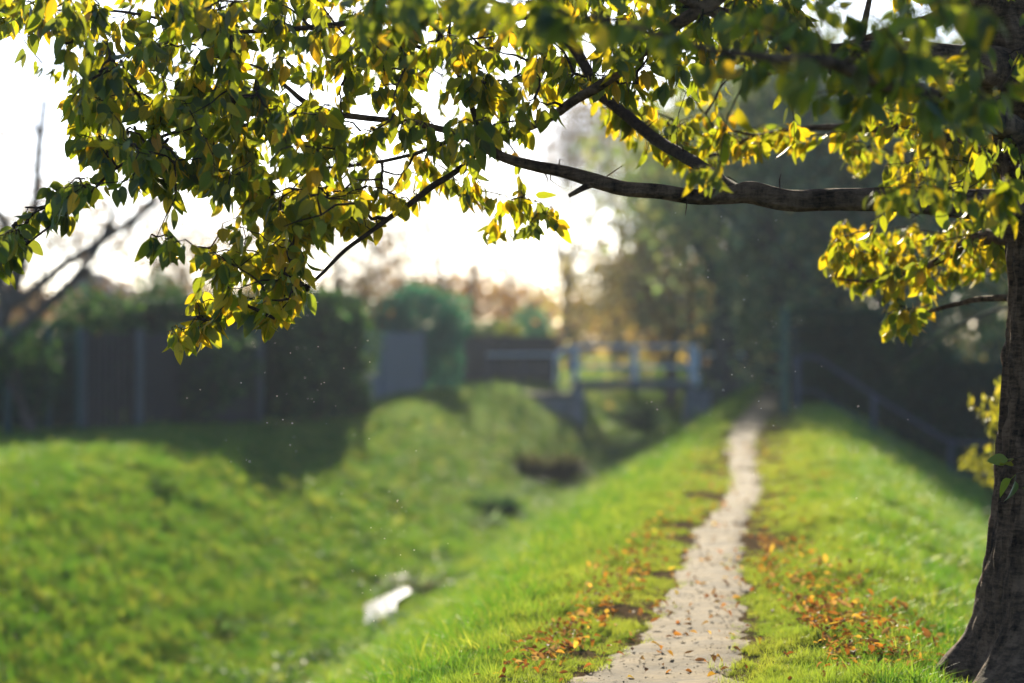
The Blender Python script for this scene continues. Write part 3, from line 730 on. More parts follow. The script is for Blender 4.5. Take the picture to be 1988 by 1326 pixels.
tree('autumn_tree', 'rusty orange distant tree over the middle of the bridge', 1120, 112, 6.4, 1.6, .14, 4, OR+BR, 3000, .16, .6, .8, .1, TG)
tree('autumn_tree', 'dull gold distant tree beside the tall olive tree', 1215, 106, 5.2, 1.6, .14, 4, OR+OL, 2600, .16, .6, .8, .1, TG)
tree('bare_tree', 'fine twigged bare tree behind the grey board fence', 680, 72, 6.6, 1.8, .1, 5, BR, 1800, .12, .5, .5, .25, TG)
tree('bare_tree', 'slender bare tree whose twigs show above the round shrub', 795, 68, 6.6, 2.0, .07, 5, BR, 500, .11, .45, .5, .25, TG)
tree('bare_tree', 'slender bare tree above the dark distant board fence', 915, 73, 6.4, 2.0, .07, 5, BR, 500, .11, .45, .5, .25, TG)
tree('bare_tree', 'tall thin bare tree rising over the round shrub', 860, 90, 7.6, 2.6, .14, 5, BR, 3000, .14, .5, .45, .3, TG)
tree('bare_tree', 'tall bare tree rising over the right part of the bridge', 1195, 96, 10.5, 3.4, .17, 5, BR, 5000, .16, .6, .55, .25, TG)
tree('bare_tree', 'tall bare tree rising over the left part of the bridge', 1105, 92, 10.5, 3.2, .17, 5, BR, 5000, .16, .6, .55, .25, TG)
# the tall trees at the end of the path and along the right
RG = 'tall trees at the end of the path'
tree('olive_tree', 'broad olive coloured tree with hanging branches right of the bridge', 1300, 84, 8.5, 2.0, .26, 4, OL, 6000, .26, .75, .7, .0, RG, fill=[(0, 5.2, 1.75, 4.3, 7500), (-.6, 2.6, 1.1, 2.0, 2200)])
tree('ivy_tree', 'dark ivy clad tree with a thick trunk where the path ends', 1405, 68, 9.5, 3.2, .38, 4, RT+MG, 5000, .26, .75, .6, .1, RG, fill=[(.5, 5.4, 1.5, 4.2, 5500), (1.4, 3.0, .9, 1.6, 3000)])
tree('ivy_tree', 'blue green ivy clad tree left of the tall hedge', 1505, 61, 8.5, 2.6, .32, 4, RT, 4500, .26, .75, .6, .1, RG, fill=[(0, 5.0, 1.3, 4.2, 5500), (.7, 2.8, .8, 1.2, 2500)])
tree('broadleaf_tree', 'green tree rising straight behind the tall clipped hedge', 1615, 58, 8.5, 2.2, .3, 4, RT, 4500, .25, .75, .65, .1, RG, fill=[(0, 5.2, 1.5, 4.4, 5500)])
tree('broadleaf_tree', 'dark green tree behind the right end of the clipped hedge', 1770, 56, 8.5, 2.0, .3, 4, RT+MG, 4500, .25, .75, .65, .1, RG, fill=[(0, 5.0, 1.7, 4.6, 5500)])
tree('broadleaf_tree', 'olive green tree partly hidden by the cherry trunk', 1930, 55, 8.5, 2.0, .3, 4, RT+OL, 4500, .25, .7, .65, .1, RG, fill=[(0, 4.6, 1.6, 4.4, 6500)])
blob('ivy_bush', 'dark ivy bush under the trees at the end of the path', [((gp_(1440, 76)[0], 76, 1.0), (1.0, .9, 1.2)), ((gp_(1400, 76)[0], 76.4, .8), (.7, .9, 1.0))], DG, 4200, .12, 'bush')
blob('ivy_bush', 'green ivy bush overhanging the path beside the mossy post', [((gp_(1500, 66)[0]+.35, 64, 1.3), (.5, .9, .9)), ((gp_(1512, 62)[0]+.4, 60, .6), (.35, .9, .9))], MG+DG, 3600, .11, 'bush')
blob('bramble_thicket', 'dark green bramble thicket on the ditch floor beyond the footbridge', [((gp_(1190, 79)[0], 79, -1.55), (1.3, 1.0, .5)), ((gp_(1250, 78)[0], 78.5, -1.45), (.8, .9, .6))], MG+DG, 3000, .13, 'thicket')
hedge('dark_hedge', 'dark overgrown hedge under the trees behind the end of the path', [gp_(1330, 90), gp_(1440, 89), gp_(1600, 88)], [2.2, 2.9, 3.2], 1.2, DG, 8000, .16, rough=.4)
# shrubs and hedges of the left gardens
blob('round_shrub', 'round topped blue green shrub above the grey board fence', [((gp_(808, 64)[0], 64.6, 1.72), (1.36, 1.2, .95)), ((gp_(760, 64)[0], 64.4, 1.5), (.75, .8, .5)), ((gp_(862, 64)[0], 64, .75), (.52, .6, 1.0))], TEAL, 11000, .12, 'shrub')
blob('garden_bush', 'small green bush behind the brown fence', [((gp_(945, 82)[0], 82, 1.15), (1.0, .8, .75))], MG, 2200, .13, 'bush', 'bushes behind the brown fence')
blob('garden_bush', 'small yellow green bush behind the brown fence', [((gp_(988, 80)[0], 80.5, 1.1), (.45, .5, .75))], [(.2, .22, .03), (.14, .2, .03)], 1200, .13, 'bush', 'bushes behind the brown fence')
blob('garden_bush', 'rounded blue green bush left of the bridge rail', [((gp_(1032, 84)[0], 84, 1.35), (.72, .7, 1.05))], TEAL, 2200, .13, 'bush', 'bushes behind the brown fence')
blob('garden_bush', 'brownish bush behind the left half of the bridge', [((gp_(1130, 150)[0], 150, 1.0), (2.4, 1.2, 1.5))], BR+OL, 2600, .25, 'bush', 'bushes behind the brown fence')
blob('garden_bush', 'purple brown bush behind the right half of the bridge', [((gp_(1225, 146)[0], 146, 1.0), (2.0, 1.2, 1.5))], [(.08, .06, .06), (.1, .08, .05)], 2200, .25, 'bush', 'bushes behind the brown fence')
blob('garden_bush', 'golden leaved bush seen through the bridge railing', [((gp_(1295, 104)[0], 104, .6), (1.3, .6, .5))], [(.35, .22, .03), (.28, .2, .03)], 1800, .12, 'bush')
hedge('conifer_hedge', 'dark clipped conifer hedge standing behind the picket fence', [gp_(262, 39.2), gp_(400, 40.6), gp_(508, 42.4)], [1.95, 2.0, 1.95], .9, DG, 9000, .09)
hedge('ivy_hedge', 'green ivy covered hedge between picket fence and grey board fence', [gp_(500, 41.6), gp_(590, 44.5), gp_(640, 46.5), gp_(684, 48.6)], [1.55, 2.1, 2.15, 1.95], .8, MG+DG, 11000, .11, rough=.34)
blob('garden_bush', 'bushy dark green shrub rising above the picket fence', [((gp_(215, 38)[0], 38.6, 1.15), (.55, .5, .85))], MG+DG, 2600, .09, 'bush')
blob('garden_bush', 'tall leafy shrub at the left end of the conifer hedge', [((gp_(300, 41)[0], 41.6, 1.5), (.6, .5, .9))], MG+DG, 2800, .09, 'bush')
hedge('garden_hedge', 'low dark hedge behind the green mesh fence', [gp_(-260, 36), gp_(0, 36.5), gp_(180, 38)], [1.35, 1.5, 1.45], .9, DG, 8000, .09, rough=.3)
blob('garden_bush', 'green bush rising over the green mesh fence', [((gp_(150, 38.5)[0], 39.3, 1.2), (.6, .6, .95))], DG+MG, 2600, .09, 'bush')
hedge('clipped_hedge', 'tall dark clipped hedge behind the stair handrail at the right', [gp_(1542, 48), gp_(1700, 48.3), gp_(1765, 48.4), gp_(1850, 48.5), gp_(1960, 48.6), gp_(2150, 48.8)], [1.84, 1.86, 1.7, .9, .8, .8], 1.1, DG+[(.03, .04, .015)], 26000, .085)
# ------------------------------------------------------------------ fences
def line_pts(pts, step):
    pts = [V3(p)[:2] for p in pts]; seg = [np.linalg.norm(pts[i+1]-pts[i]) for i in range(len(pts)-1)]; cum = np.concatenate([[0], np.cumsum(seg)])
    t = np.arange(0, cum[-1], step); return [(np.interp(q, cum, [p[0] for p in pts]), np.interp(q, cum, [p[1] for p in pts])) for q in t]
def fence(name, label, pts, top, bw, gap, m, post_px=(), post_m=None, rail=True, jit=.03, postw=.1):
    a0 = pts[0]; rt = thing(name, (a0[0], a0[1], 0), label, 'fence')
    b = MB(); P_ = line_pts(pts, bw+gap)
    for i in range(len(P_)-1):
        (x, y), (x2, y2) = P_[i], P_[i+1]; rz = math.atan2(y2-y, x2-x); tz = top+random.uniform(-jit, jit)
        zb = float(zgrid(np.array([x]), np.array([y]))[0])-.02
        b.box((x, y, (tz+zb)/2), (bw, .022, tz-zb), rz)
        # pointed picket top
        c, s_ = math.cos(rz)*bw/2, math.sin(rz)*bw/2; nx, ny = -math.sin(rz)*.011, math.cos(rz)*.011
        b.add([(x-c-nx, y-s_-ny, tz), (x+c-nx, y+s_-ny, tz), (x-nx, y-ny, tz+.05), (x-c+nx, y-s_+ny, tz), (x+c+nx, y+s_+ny, tz), (x+nx, y+ny, tz+.05)], [(0, 1, 2), (5, 4, 3), (1, 4, 5, 2), (0, 2, 5, 3)])
    b.build('boards', m, rt)
    if rail:
        for h in (.35, top-.3):
            q = MB()
            for i in range(len(pts)-1):
                p0, p1 = V3(pts[i]), V3(pts[i+1]); rz = math.atan2(p1[1]-p0[1], p1[0]-p0[0]); L = np.linalg.norm((p1-p0)[:2])
                q.box(((p0[0]+p1[0])/2-math.sin(rz)*.04, (p0[1]+p1[1])/2+math.cos(rz)*.04, h), (L, .045, .09), rz)
            q.build('rail', m, rt)
    for (x, y) in post_px:
        q = MB(); q.box((x, y-.07, (top+.1)/2-.05), (postw, postw, top+.2)); q.build('post', post_m or m, rt)
    return rt
fence('picket_fence', 'dark brown picket fence with pale posts in front of the conifer hedge', [gp_(160, 36.0), gp_(275, 36.9), gp_(400, 38.5), gp_(506, 40.4)], 1.38, .09, .035, M['brownboard'], [gp_(162, 35.9)[:2], gp_(272, 36.7)[:2], gp_(506, 40.2)[:2]], M['palepost'])
fence('board_fence', 'grey stained vertical board fence under the round shrub', [gp_(668, 48.2), gp_(740, 54), gp_(822, 62.5)], 1.38, .14, .008, M['greyboard'], [gp_(668, 48.1)[:2], gp_(740, 53.9)[:2], gp_(822, 62.4)[:2]], M['greyboard'], jit=.008)
fence('board_fence', 'dark brown distant board fence left of the bridge', [gp_(880, 70), gp_(960, 76), gp_(1085, 80)], 1.32, .14, .01, M['brownboard'], [gp_(960, 75.9)[:2], gp_(1085, 79.9)[:2]], M['brownboard'], jit=.01)
blob('climbing_ivy', 'dark ivy climbing over the picket fence right of its middle post', [((gp_(385, 38.2)[0], 37.9, .75), (.75, .16, .75)), ((gp_(450, 39)[0], 38.9, .9), (.45, .15, .6))], DG+MG, 2600, .08, 'ivy')
blob('climbing_ivy', 'dark ivy hanging on the green mesh fence', [((gp_(60, 34.7)[0], 34.7, .8), (.5, .12, .6)), ((gp_(0, 34.5)[0], 34.4, 1.1), (.3, .1, .35))], DG+MG, 2000, .07, 'ivy')
# green mesh fence
fp = [gp_(-260, 33.2), gp_(15, 34.6), gp_(152, 35.6)]
rt = thing('mesh_fence', (fp[0][0], fp[0][1], 0), 'green steel mesh fence with tall posts at the left', 'fence')
for q in (gp_(-260, 33.2), gp_(-120, 34), gp_(15, 34.6), gp_(95, 35.2), gp_(152, 35.6)):
    b = MB(); b.box((q[0], q[1], .72), (.07, .07, 1.5)); b.box((q[0], q[1], 1.48), (.08, .08, .03)); b.build('post', M['greenmetal'], rt)
b = MB()
for k in range(len(fp)-1):
    p0, p1 = V3(fp[k]), V3(fp[k+1])
    for z in np.arange(.06, 1.42, .1): b.tube([p0+[0, -.045, z], p1+[0, -.045, z]], .004 if z < 1.3 else .008, 4, False)
for x, y in line_pts(fp, .07): b.tube([(x, y-.05, .03), (x, y-.05, 1.4)], .0035, 4, False)
b.build('mesh_panel', M['greenmetal'], rt)

# ------------------------------------------------------------------ bridge
BD = 70.0
bx = lambda px: (px-CX)*BD/FP
rt = thing('footbridge', (bx(1225), BD, 0), 'small grey concrete footbridge with pale blue railings over the ditch', 'bridge')
b = MB(); b.box(((bx(1112)+bx(1345))/2, BD+.75, -.08), (bx(1345)-bx(1112), 1.7, .24)); b.build('deck', M['darkconcrete'], rt)
b = MB(); b.box(((bx(1112)+bx(1345))/2, BD-.14, .02), (bx(1345)-bx(1112)+.1, .08, .1)); b.build('kerb', M['concrete'], rt)
b = MB(); b.box((bx(1122), BD+.75, -1.05), (.34, 1.8, 1.78)); b.build('abutment', M['concrete'], rt)
b = MB(); b.box((bx(1343), BD+.75, -1.05), (.30, 1.8, 1.78)); b.build('abutment', M['concrete'], rt)
b = MB()
b.add([(bx(975), BD-.1, -.42), (bx(1110), BD-.1, -.42), (bx(1110), BD-.1, -1.9), (bx(975), BD-.1, -1.9), (bx(975), BD+.2, -.42), (bx(1110), BD+.2, -.42), (bx(1110), BD+.2, -1.9), (bx(975), BD+.2, -1.9)], [(0, 1, 2, 3), (4, 7, 6, 5), (0, 4, 5, 1), (0, 3, 7, 4)])
b.box(((bx(975)+bx(1110))/2, BD, -.36), (bx(1110)-bx(975)+.06, .42, .13), mi=1); b.build('wing_wall', [M['concrete'], M['darkconcrete']], rt)
b = MB(); b.box(((bx(1354)+bx(1400))/2, BD, -.85), (bx(1400)-bx(1354), .3, 1.2)); b.box(((bx(1354)+bx(1400))/2, BD, -.2), (bx(1400)-bx(1354)+.05, .42, .12), mi=1); b.build('wing_wall', [M['concrete'], M['darkconcrete']], rt)
for yy in (BD-.06, BD+1.5):
    for px in (1118, 1235, 1351):
        b = MB(); b.box((bx(px), yy, .5), (.17 if px == 1351 else .11, .08, 1.16)); b.build('post', M['railpaint'], rt)
    b = MB(); b.tube([(bx(1078), yy, .55), (bx(1082), yy, .78), (bx(1092), yy, .93), (bx(1112), yy, 1.03), (bx(1150), yy, 1.05), (bx(1352), yy, 1.05)], .045, 8); b.build('handrail', M['railpaint'], rt)
    b = MB(); b.tube([(bx(1112), yy, .45), (bx(1351), yy, .45)], .035, 8); b.build('lower_rail', M['railpaint'], rt)
    b = MB(); b.tube([(bx(1078), yy, .55), (bx(1079), yy, -.02)], .04, 8); b.build('end_post', M['railpaint'], rt)
def railing(label, x0, x1, y0, y1, h, posts, group=None):
    rt = thing('railing', (x0, y0, 0), label, 'railing', group)
    f = lambda t: (x0+(x1-x0)*t, y0+(y1-y0)*t)
    for z in (h, h*.5):
        b = MB(); b.tube([(*f(0), z), (*f(1), z)], .03, 8); b.build('rail', M['darkrail'] if z < h else M['railpaint'], rt)
    for t in np.linspace(0.02, .98, posts):
        b = MB(); x, y = f(t); b.tube([(x, y, -.3), (x, y, h)], .035, 8); b.build('post', M['darkrail'], rt)
railing('low grey railing leading to the left end of the footbridge', bx(948), bx(1076), BD-1.5, BD-.2, .82, 3)
railing('low grey railing leading from the right end of the footbridge', bx(1366), bx(1452), BD+.2, BD+1.2, .8, 3)

# ------------------------------------------------------------------ stairs with handrail down the right flank
sx = lambda px, D=43.: (px-CX)*D/FP
rt = thing('garden_stairs', (sx(1600), 44, 0), 'concrete steps leading down the right flank of the dyke', 'stairs')
for k in range(9):
    b = MB(); x = sx(1590)+k*.28; z = -.03-k*.16
    b.box((x+.2, 44.1, z-.25), (.42, 1.3, .5)); b.build('step', M['darkconcrete'], rt)
rt = thing('handrail', (sx(1545), 43.2, 0), 'slate grey handrail running down beside the steps in front of the hedge', 'handrail')
def zz(py, D=43.2): return H-(py-HY)*D/FP
top = [(sx(1542), 43.2, zz(712)), (sx(1548), 43.2, zz(697)), (sx(1565), 43.2, zz(692)), (sx(1592), 43.2, zz(696)), (sx(1700), 43.2, zz(768)), (sx(1835), 43.2, zz(852)), (sx(1860), 43.2, zz(859)), (sx(1945), 43.2, zz(864))]
b = MB(); b.tube(top, .03, 8); b.build('top_rail', M['darkrail'], rt)
low = [(sx(1552), 43.2, zz(756)), (sx(1585), 43.2, zz(760)), (sx(1700), 43.2, zz(832)), (sx(1835), 43.2, zz(915)), (sx(1945), 43.2, zz(926))]
b = MB(); b.tube(low, .02, 8); b.build('lower_rail', M['darkrail'], rt)
for px, t0, b0 in ((1552, 697, 806), (1700, 768, 880), (1850, 857, 960), (1940, 864, 960)):
    b = MB(); b.box((sx(px), 43.2, (zz(t0)+zz(b0)-.15)/2), (.07, .05, zz(t0)-zz(b0)+.15)); b.build('post', M['darkrail'], rt)
rt = thing('wooden_post', (sx(1523), 43.0, 0), 'tall mossy wooden post beside the path at the hedge corner', 'post')
b = MB(); b.tube([(sx(1523), 43, -.1), (sx(1522), 43, .9), (sx(1523), 43, 1.84)], [.075, .07, .065], 12, True, wob=bark_wob(.08)); b.build('shaft', M['mosspost'], rt)
b = MB(); b.tube([(sx(1523), 43, 1.84), (sx(1523), 43, 1.88)], [.075, .03], 12); b.build('cap', M['mosspost'], rt)

# ------------------------------------------------------------------ shed far left
X0 = gp_(178, 75)[0]
rt = thing('garden_shed', (X0, 75, 0), 'peach coloured garden shed with pale blue roof behind the left trees', 'shed')
b = MB(); b.box((X0, 76, 1.3), (2.2, 2, 2.6)); b.build('wall', M['plaster'], rt)
b = MB()
for s in (-1, 1):
    b.add([(X0, 74.7, 3.3), (X0, 77.3, 3.3), (X0+s*1.35, 77.3, 2.5), (X0+s*1.35, 74.7, 2.5), (X0, 74.7, 3.38), (X0, 77.3, 3.38), (X0+s*1.35, 77.3, 2.58), (X0+s*1.35, 74.7, 2.58)], [(0, 1, 2, 3), (4, 7, 6, 5), (0, 3, 7, 4), (3, 2, 6, 7)])
b.add([(X0-1.1, 75.0, 2.6), (X0+1.1, 75.0, 2.6), (X0, 75.0, 3.28)], [(0, 1, 2)]); b.build('roof', M['roofblue'], rt)
wn = MB(); wn.box((X0+.4, 74.98, 1.6), (.7, .05, .7)); w_ = wn.build('window', M['railpaint'], rt)
pn = MB(); pn.box((.4, -.06, 1.6), (.56, .03, .56)); q = pn.build('pane', M['glass'], None); q.parent = w_; 
b = MB(); b.box((X0-.45, 74.98, 1.0), (.75, .05, 1.95)); b.build('door', M['brownboard'], rt)

# ------------------------------------------------------------------ near conifer at the right, and rim lit shrub
x0 = (2110-CX)*17/FP
zb = float(zgrid(np.array([x0]), np.array([17.0]))[0])
rt = thing('spruce_tree', (x0, 17, zb), 'dark spruce with drooping boughs behind the cherry trunk', 'tree')
b = MB(); b.tube([(x0, 17, zb-.1), (x0+.05, 17, 2), (x0, 17.05, 5.5)], [.16, .12, .02], 12, False, wob=bark_wob(.08)); b.build('trunk', M['bgbark'], rt, True)
b = MB(); cp, cd = [], []
for k in range(46):
    z0 = 1.55+k*.085; a = (k*2.4) % 6.283; L = 1.35*(1-(z0-1.7)/4.4)+.15
    d = np.array([math.cos(a), math.sin(a), 0]); pts = [np.array([x0, 17, z0])+d*L*t+np.array([0, 0, .18*t-.62*t*t]) for t in np.linspace(0, 1, 7)]
    b.tube(pts, np.linspace(.022, .005, 7), 5, False)
    for t in np.linspace(.12, 1, 13):
        p = np.array([x0, 17, z0])+d*L*t+np.array([0, 0, .18*t-.62*t*t])
        for _ in range(3):
            q = nrm((rng.normal(0, .45, 3)+d*.3+np.array([0, 0, -.9]))[None])[0]; LL = rng.uniform(.12, .3)
            for s in np.linspace(0, 1, 9):
                for _ in range(3): cp.append(p+q*LL*s); cd.append(q*.6+rng.normal(0, .6, 3))
b.build('branches', M['bgbark'], rt, True)
cp, cd = np.array(cp), np.array(cd); n = len(cp)
V, F, C, U = scatter([leaf_template(1, .22, 0, 0, 0)], cp, cd, rng.normal(0, 1, (n, 3)), rng.uniform(.045, .075, n), palette(DG+[(.03, .04, .012)], n, .25))
bulk('needles', V, F, M['bgleaf'], rt, C, U)
def shrub_near(label, px, py0, D, h, n, cols, ls, w=.25):
    x = (px-CX)*D/FP; z0 = float(zgrid(np.array([x]), np.array([float(D)]))[0])
    rt = thing('willow_shrub', (x, D, z0), label, 'shrub', 'rim lit shrubs behind the cherry trunk')
    b = MB(); p_, d_ = [], []
    for k in range(n):
        e = P(px+rng.normal(0, 28), py0+rng.normal(0, 30), D+rng.normal(0, .25)); s = np.array([x+.32+rng.normal(0, .04), D, z0])
        m_ = (s+e)/2+np.array([rng.normal(0, .1), rng.normal(0, .1), .25])
        pts = spline([s, m_, e], 9); b.tube(pts, np.linspace(.008, .002, 9), 4, False)
        for t in range(4, 9):
            for _ in range(4): p_.append(pts[t]+rng.normal(0, .02, 3)); d_.append(np.array([0, 0, -1.])+rng.normal(0, .5, 3))
    b.build('stems', M['twig'], rt, True)
    p_, d_ = np.array(p_), np.array(d_); m = len(p_)
    V, F, C, U = scatter(LEAVES, p_, d_, rng.normal(0, 1, (m, 3)), rng.uniform(.6, 1.2, m)*ls, palette(cols, m)); bulk('crown', V, F, M['leaf'], rt, C, U)
shrub_near('pale green shrub with hanging leaves beside the cherry trunk', 1930, 775, 14, 1, 11, [(.10, .12, .03), (.07, .09, .03), (.16, .15, .04)], .06)
shrub_near('low sparse shrub with small leaves at the stair foot', 1905, 880, 20, 1, 8, [(.1, .12, .03)], .06)

# ------------------------------------------------------------------ ditch plants and stones
def ditch_plant(name, label, px, py, r, h, cols, n, group=None, cat='plant'):
    g_ = G(px, py); x, y = g_[0], g_[1]; z = float(zgrid(np.array([x]), np.array([y]))[0])
    rt = thing(name, (x, y, z), label, cat, group)
    a = rng.random(n)*6.283; rr = np.sqrt(rng.random(n))*r*.5
    p = np.stack([x+np.cos(a)*rr, y+np.sin(a)*rr, np.full(n, z)], 1); d = np.stack([np.cos(a)*.8, np.sin(a)*.8, rng.uniform(.5, 1.6, n)], 1)+rng.normal(0, .2, (n, 3))
    V, F, C, U = scatter([leaf_template(5, .13, .2, .35, 0), leaf_template(5, .08, .2, .6, 0)], p, d, rng.normal(0, .4, (n, 3))+np.array([0, 0, 1.]), rng.uniform(.5, 1.1, n)*h, palette(cols, n, .25))
    bulk('blades', V, F, M['bgleaf'], rt, C, U)
    b = MB(); b.tube([(x, y, z-.05), (x, y, z+.06), (x+.02, y, z+.12)], [r*.25, r*.18, r*.05], 8, True, wob=bark_wob(.25)); b.build('crown_base', M['core'], rt, True)
DP = 'plants growing in the ditch'
ditch_plant('sedge_clump', 'dark brown sedge clump on the ditch floor before the bridge', 1062, 935, .75, .75, [(.03, .045, .022), (.05, .055, .03), (.07, .065, .04)], 800, DP)
ditch_plant('sedge_clump', 'dark green sedge clump on the ditch floor nearer than the brown one', 955, 1005, .5, .45, [(.015, .05, .02)], 500, DP)
ditch_plant('dock_plant', 'pale leaved plant beside the near bank of the ditch', 930, 1030, .6, .35, [(.16, .25, .18), (.12, .2, .12)], 260, DP)
ditch_plant('dock_plant', 'pale leaved plant just upstream of the glinting water', 800, 1150, .5, .3, [(.16, .22, .14), (.12, .18, .1)], 200, DP)
ditch_plant('dock_plant', 'small blue green leaved plant left of the water', 420, 1225, .35, .18, [(.07, .15, .08)], 90, DP)
ditch_plant('sedge_clump', 'green tuft on the bank left below the fence', 300, 955, .4, .2, [(.05, .11, .02)], 200, DP)
ditch_plant('dock_plant', 'pale plant far down the ditch under the bridge', 1190, 832, .5, .3, [(.16, .25, .18)], 160, DP)
def rock(label, px, py, s):
    g_ = G(px, py); x, y = g_[0], g_[1]; z = float(zgrid(np.array([x]), np.array([y]))[0]); V = []; F = []; A, B = 14, 9
    for i in range(B+1):
        for j in range(A):
            th = math.pi*i/B; ph = 2*math.pi*j/A; d = Vector((math.sin(th)*math.cos(ph), math.sin(th)*math.sin(ph), math.cos(th)))
            q = d*(1+.35*noise.noise(d*1.7+Vector((px, 0, 0)))); V.append((x+q.x*s, y+q.y*s*.8, z+q.z*s*.45))
    for i in range(B):
        for j in range(A): F.append((i*A+j, (i+1)*A+j, (i+1)*A+(j+1) % A, i*A+(j+1) % A))
    b = MB(); b.add(V, F); tag(b.build('stone', M['stone'], None, True), label, 'stone', 'stones in the ditch')
rock('flat pale stone lying just beyond the glinting water', 765, 1138, .28)
rock('pale stone among the plants on the ditch floor', 1010, 1015, .22)

# low herbage added on the ditch floor, its dark green standing in for shade
n = 26000; D = 15+rng.random(n)*58; u = -4.85+rng.normal(0, .62, n); x = u+SL*D
k = np.array([noise.noise(Vector((a*1.3, b_*.8, 3))) for a, b_ in zip(x, D)]) > .02
k &= ~((np.abs(u+4.9) < .07+.05*np.sin(D*7)) & (D > 26.4) & (D < 29.8))
x, D = x[k], D[k]; n = len(x); z = zgrid(x, D)+rng.random(n)**2*.16
V, F, C, U = scatter(CARDS, np.stack([x, D, z], 1), rng.normal(0, 1, (n, 3))*[1, 1, .5], rng.normal(0, .5, (n, 3))+np.array([0, 0, 1.]), rng.uniform(.04, .11, n), palette([(.018, .06, .025), (.025, .075, .03), (.03, .07, .022), (.02, .07, .04), (.09, .15, .10)], n, .25))
tag(bulk('ditch_shade_weeds', V, F, M['bgleaf'], None, C, U), 'dark green weeds added to darken the ditch floor like shade', kind='stuff')
# ------------------------------------------------------------------ fallen leaves
litc = [(.30, .145, .03), (.19, .085, .025), (.40, .29, .06), (.14, .07, .03), (.17, .10, .045), (.26, .18, .08)]
LT = [leaf_template(4, .6, .3, cu, .25, .02) for cu in (.5, -.4, .15, .8)]
protos = []
for ci, c in enumerate(litc):
    for (tv, tf, tu) in LT[:3]:
        me = bpy.data.meshes.new('fallen_leaf'); me.from_pydata((tv*.065).tolist(), [], tf.tolist())
        at = me.color_attributes.new('col', 'FLOAT_COLOR', 'POINT'); at.data.foreach_set('color', list(np.tile(np.array([*c, 1.0], np.float32), len(tv))))
        me.materials.append(M['litter'])
        for p_ in me.polygons: p_.use_smooth = True
        protos.append((ci, me))
names = ['orange', 'rust red', 'golden yellow', 'dark brown', 'mid brown', 'pale tan']
def litter_spots(n, poly):
    out = []; poly = [(float(a), float(b)) for a, b in poly]; xs = [p[0] for p in poly]; ys = [p[1] for p in poly]
    while len(out) < n:
        px, py = rng.uniform(min(xs), max(xs)), rng.uniform(min(ys), max(ys))
        if inpoly(np.array([px]), np.array([py]), poly)[0]:
            g_ = G(px, py)
            out.append((g_[0], g_[1]))
    return out
RIGHT = [(1460, 1040), (1560, 1070), (1710, 1160), (1850, 1270), (1800, 1326), (1640, 1326), (1560, 1220), (1470, 1130)]
LEFT = [(1290, 1010), (1300, 1080), (1200, 1200), (1080, 1326), (960, 1326), (1080, 1180), (1200, 1050)]
ONP = [(1300, 1080), (1450, 1080), (1430, 1326), (1130, 1326)]
for reg, cnt, where in ((RIGHT, 190, 'in the grass right of the path'), (LEFT, 80, 'in the grass left of the path'), (ONP, 14, 'on the bare path')):
    for (x, y) in litter_spots(cnt, reg):
        if where.startswith('on'): pool = [p for p in protos if p[0] in (3, 5, 5, 0)]
        else: pool = protos
        ci, me = random.choice(pool)
        o = bpy.data.objects.new('fallen_leaf', me); COL.objects.link(o)
        z = float(zgrid(np.array([x]), np.array([y]))[0])+(.035 if where.startswith('on') else random.uniform(.04, .075))
        o.location = (x, y, z); o.rotation_euler = (random.gauss(0, .45), random.gauss(0, .45), random.random()*6.283); s = random.uniform(.5, .95); o.scale = (s, s, s)
        tag(o, names[ci]+' fallen leaf lying '+where, 'leaf', names[ci]+' fallen leaves '+where)
sp = litter_spots(900, RIGHT)+litter_spots(420, LEFT)+litter_spots(26, ONP)
D = 9+rng.random(1500)*22; u = rng.uniform(-1.9, 1.6, 1500); sp += list(zip(u+SL*D, D))
D = 18+rng.random(900)*30; u = rng.uniform(-9.5, -5.5, 900); sp += list(zip(u+SL*D, D))
sp = np.array(sp); n = len(sp); z = zgrid(sp[:, 0], sp[:, 1])+rng.uniform(.02, .065, n)
ang = rng.random(n)*6.283
V, F, C, U = scatter(LT, np.stack([sp[:, 0], sp[:, 1], z], 1), np.stack([np.cos(ang), np.sin(ang), rng.normal(0, .3, n)], 1), rng.normal(0, .35, (n, 3))+np.array([0, 0, 1.]), rng.uniform(.025, .052, n), palette(litc, n, .25))
tag(bulk('leaf_litter', V, F, M['litter'], None, C, U), 'scattered autumn leaf litter over grass and path', kind='stuff')
# grit and crumbs of earth on the path
n = 1000; D = 8+rng.random(n)**1.3*12; u = wiggle(D)+rng.uniform(-1, 1, n)*(halfw(D)+.03); x = u+SL*D; z = zgrid(x, D)+.024
b = MB(); oct_ = np.array([(1, 0, 0), (0, 1, 0), (-1, 0, 0), (0, -1, 0), (0, 0, 1), (0, 0, -1)])
for a_, b_, c_ in zip(x, D, z):
    s = random.uniform(.002, .005)*(2 if random.random() < .05 else 1); b.add(oct_*s*[1.2, 1.2, .5]*rng.uniform(.5, 1.4, (6, 3))+[a_, b_, c_], [(0, 1, 4), (1, 2, 4), (2, 3, 4), (3, 0, 4), (1, 0, 5), (2, 1, 5), (3, 2, 5), (0, 3, 5)])
tag(b.build('gravel', M['path'], None), 'grit and small crumbs on the bare path', kind='stuff')
